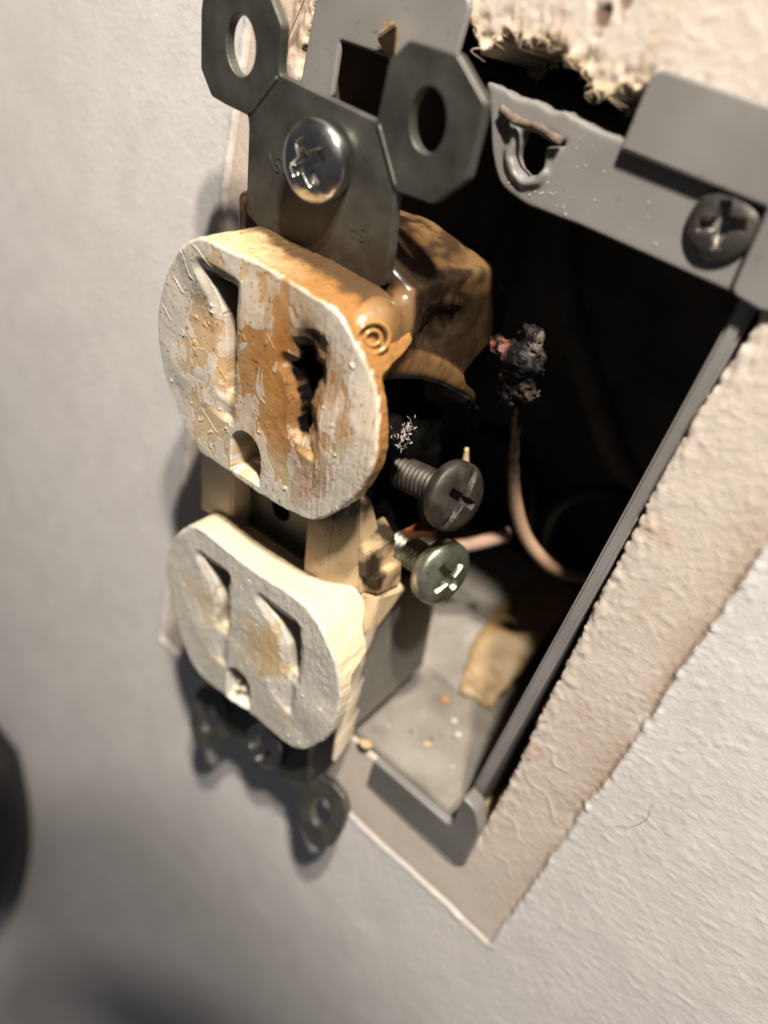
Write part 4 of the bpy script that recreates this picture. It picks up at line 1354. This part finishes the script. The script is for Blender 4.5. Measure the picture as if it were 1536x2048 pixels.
tag(o, 'short tan scorched wire poking up behind the sooty terminal screw', 'wire')

wire('grey_cable', [(-22, 60, 30), (-10, 56, 14), (4, 52, 2), (14, 50, -6), (24, 52, -10)], 2.6, M_PVCS, 'grey cable sheath crossing the dim upper back of the box', 'wires in the box')
# charred lump at the end of the wire
LP = np.array([6.1, 5.2, 20.3])


def lump_fn(X, Y, Z):
    x, y, z = (X - LP[0]) / 1.06, (Y - LP[1]) / 1.0, (Z - LP[2]) / 1.0
    d = sd_cap(x, y, z, (0.6, 0, 3.6), (0.9, 0, 0.5), 1.1, 1.7)
    d = smin(d, sd_cap(x, y, z, (0.9, 0, 0.5), (0.3, 0.6, -4.0), 1.9, 1.3), 0.8)
    d = smin(d, sd_cap(x, y, z, (0.6, 0, 0.2), (-2.6, -0.6, 0.9), 1.3, 0.8), 0.8)
    d = smin(d, sd_cap(x, y, z, (1.0, 0, -1.0), (2.6, 0.4, -3.0), 1.2, 0.9), 0.7)
    return d - 0.15 + 1.15 * fbm(X * 1.05, Y * 1.05, Z * 1.05, 601, 4, 0.7)


V, F = surface_nets(lump_fn, LP - 7.5, LP + 7.5, 0.24)
q = V - LP
cop = ss(-0.6, -1.6, q[:, 0] + 0.6 * fbm(V[:, 0], V[:, 1], V[:, 2], 605, 2))
c = lerp((0.008, 0.0075, 0.008), (0.17, 0.055, 0.04), cop * ss(-0.3, 0.3, fbm(V[:, 0] * 0.8, V[:, 1] * 0.8, V[:, 2] * 0.8, 607, 3)))
pale = ss(0.9, 1.5, q[:, 0]) * ss(1.2, 2.4, q[:, 2]) * ss(-0.2, 0.2, fbm(V[:, 0] * 0.6, V[:, 1] * 0.6, V[:, 2] * 0.6, 609, 3))
c = lerp(c, (0.30, 0.23, 0.17), pale * 0.22)
pink = ss(1.0, 2.0, q[:, 0]) * ss(-1.0, -2.0, q[:, 2])
c = lerp(c, (0.12, 0.08, 0.065), pink * 0.25)
rg = np.full(len(V), 0.55)
o = obj('charred_wire_end', mesh_np('charred_wire_end', V, F, np.concatenate([c, rg[:, None]], 1)), mat_vc('charred_lump', (2200, 0.6, 0.00015), matt=0.15))
tag(o, 'black charred lump with a reddish copper side on the end of the hanging wire', 'burnt wire')

# yellow cable jacket lying on the box floor
V, F = tube(smooth_path([(15.4, 21.5, -44.0), (14.4, 25.5, -41.6), (13.6, 30, -38.9), (13.2, 35, -36.0), (13.4, 41, -32.5), (14.5, 46, -29.5)], 8), np.concatenate([np.linspace(3.0, 5.0, 15), np.full(26, 5.0)]), 20, flat=0.10, up=(0, 0.2, 1), rough=0.55, seed=811)
Vv = V.copy()
o = obj('cable_jacket', mesh_any('cable_jacket', V, F), M_YELL)
tag(o, 'flat yellow cable jacket lying on the box floor near the right side', 'cable')
rng = np.random.default_rng(21)


def crumb(name, x, y, z, s, mat, label, group, floor=True):
    V, F = tube(np.array([(0, 0, -0.5), (0, 0, -0.25), (0, 0, 0.1), (0, 0, 0.4)]), [0.35, 0.55, 0.5, 0.2], 8)
    V = V * s * np.array([1.2, 1.0, 0.6]) * rng.uniform(0.75, 1.25, 3)
    V = V + 0.25 * s * np.stack([noise(V[:, 0] / s * 2 + x, V[:, 1] / s * 2 + y, V[:, 2] / s * 2, 700 + k) for k in range(3)], 1)
    V = V @ np.array(Matrix.Rotation(rng.uniform(0, 6), 3, 'Z')).T + np.array([x, y, z + 0.3 * s])
    o = obj(name, mesh_any(name, V, F, smooth=False), mat)
    tag(o, label, 'crumb', group)
    return o


crumb('plaster_crumb', 15.6, 15.0, -44.5, 0.7, M_CRUMB, 'white plaster crumb on the box floor, nearer the yellow jacket', 'crumbs on the box floor')
crumb('plaster_crumb', 17.6, 13.2, -44.5, 0.6, M_CRUMB, 'small white plaster crumb right of the larger one on the box floor', 'crumbs on the box floor')
crumb('rust_crumb', 11.9, 17.6, -44.5, 1.2, M_RUST, 'rust red crumb on the box floor left of the white crumbs', 'crumbs on the box floor')
crumb('tan_crumb', 15.3, 7.2, -44.5, 0.9, M_PAPER, 'tan crumb on the box floor close to the front edge', 'crumbs on the box floor')
for k in range(14):
    crumb('grit_speck', rng.uniform(8.5, 24), rng.uniform(3, 26), -44.55, rng.uniform(0.18, 0.42), (M_CHAR, M_RUST, M_CRUMB, M_PAPER)[k % 4],
          ('tiny black speck of grit scattered on the grey box floor', 'tiny rusty speck of grit scattered on the grey box floor',
           'tiny white speck of plaster scattered on the grey box floor', 'tiny tan speck of paper scattered on the grey box floor')[k % 4],
          ('black specks on the box floor', 'rusty specks on the box floor', 'white specks on the box floor', 'tan specks on the box floor')[k % 4])

# pale torn bit of paper at the front of the box floor
crumb('paper_scrap', 8.6, -0.3, -45.0, 1.7, M_PAPER, 'pale torn paper scrap at the lower front rim of the box', 'paper scraps')
o = obj('paper_scrap', hull_me([(-19.5, -1.5, 46.8), (-18.2, -2.2, 49.0), (-16.5, -1.5, 47.5), (-16.8, -1.0, 45.0), (-18.5, -0.4, 45.5), (-16.2, -3.0, 48.8)], 0.1), M_PAPER)
tag(o, 'tan folded paper scrap behind the top edge of the metal strap', 'paper scrap', 'paper scraps')

# stray fibres
def fibre(P, r_, label):
    V, F = tube(smooth_path(P, 8), r_, 5)
    o = obj('stray_fibre', mesh_any('stray_fibre', V, F), M_HAIR)
    tag(o, label, 'fibre', 'stray fibres')


fibre([(-29.6, -0.6, 52.5), (-31.0, -1.0, 47.5), (-32.8, -0.7, 43.0), (-34.5, -0.5, 37)], 0.05, 'long dark hair on the torn paper left of the upper left tab')
fibre([(44.0, -0.45, -24), (45.5, -0.7, -22), (46.2, -0.6, -19.5), (45.6, -0.5, -17.5)], 0.02, 'short dark curled hair on the white paint at the right')

# dark handle intruding at the left edge
V, F = tube(smooth_path([(-101, -9, -136), (-92.5, -9, -150), (-88, -9, -166), (-87.5, -9, -182), (-91, -9, -205), (-98, -9, -228), (-106, -9, -250)], 10), np.concatenate([np.linspace(4, 9, 12), np.full(49, 9.0)]), 32)
o = obj('tool_handle', mesh_any('tool_handle', V, F), M_RUBBER)
tag(o, 'blurred black rounded tool handle at the left edge in front of the wall', 'tool handle')
ph = obj('shade_slab', plate([round_poly([(-8, 54), (-8, 64), (8, 86), (25, 110), (39, 124), (80, 124), (80, 72), (26, 72)], [3, 4, 10, 16, 12, 8, 6, 6], 6)], -92, 8, 1.2, 3), M_RUBBER)  # phone-like slab added out of frame to shade the lower left wall
tag(ph, 'dark phone-shaped slab added outside the picture to cast the lower left shadow', 'shade_slab')
print('verts', sum(len(m.vertices) for m in bpy.data.meshes))
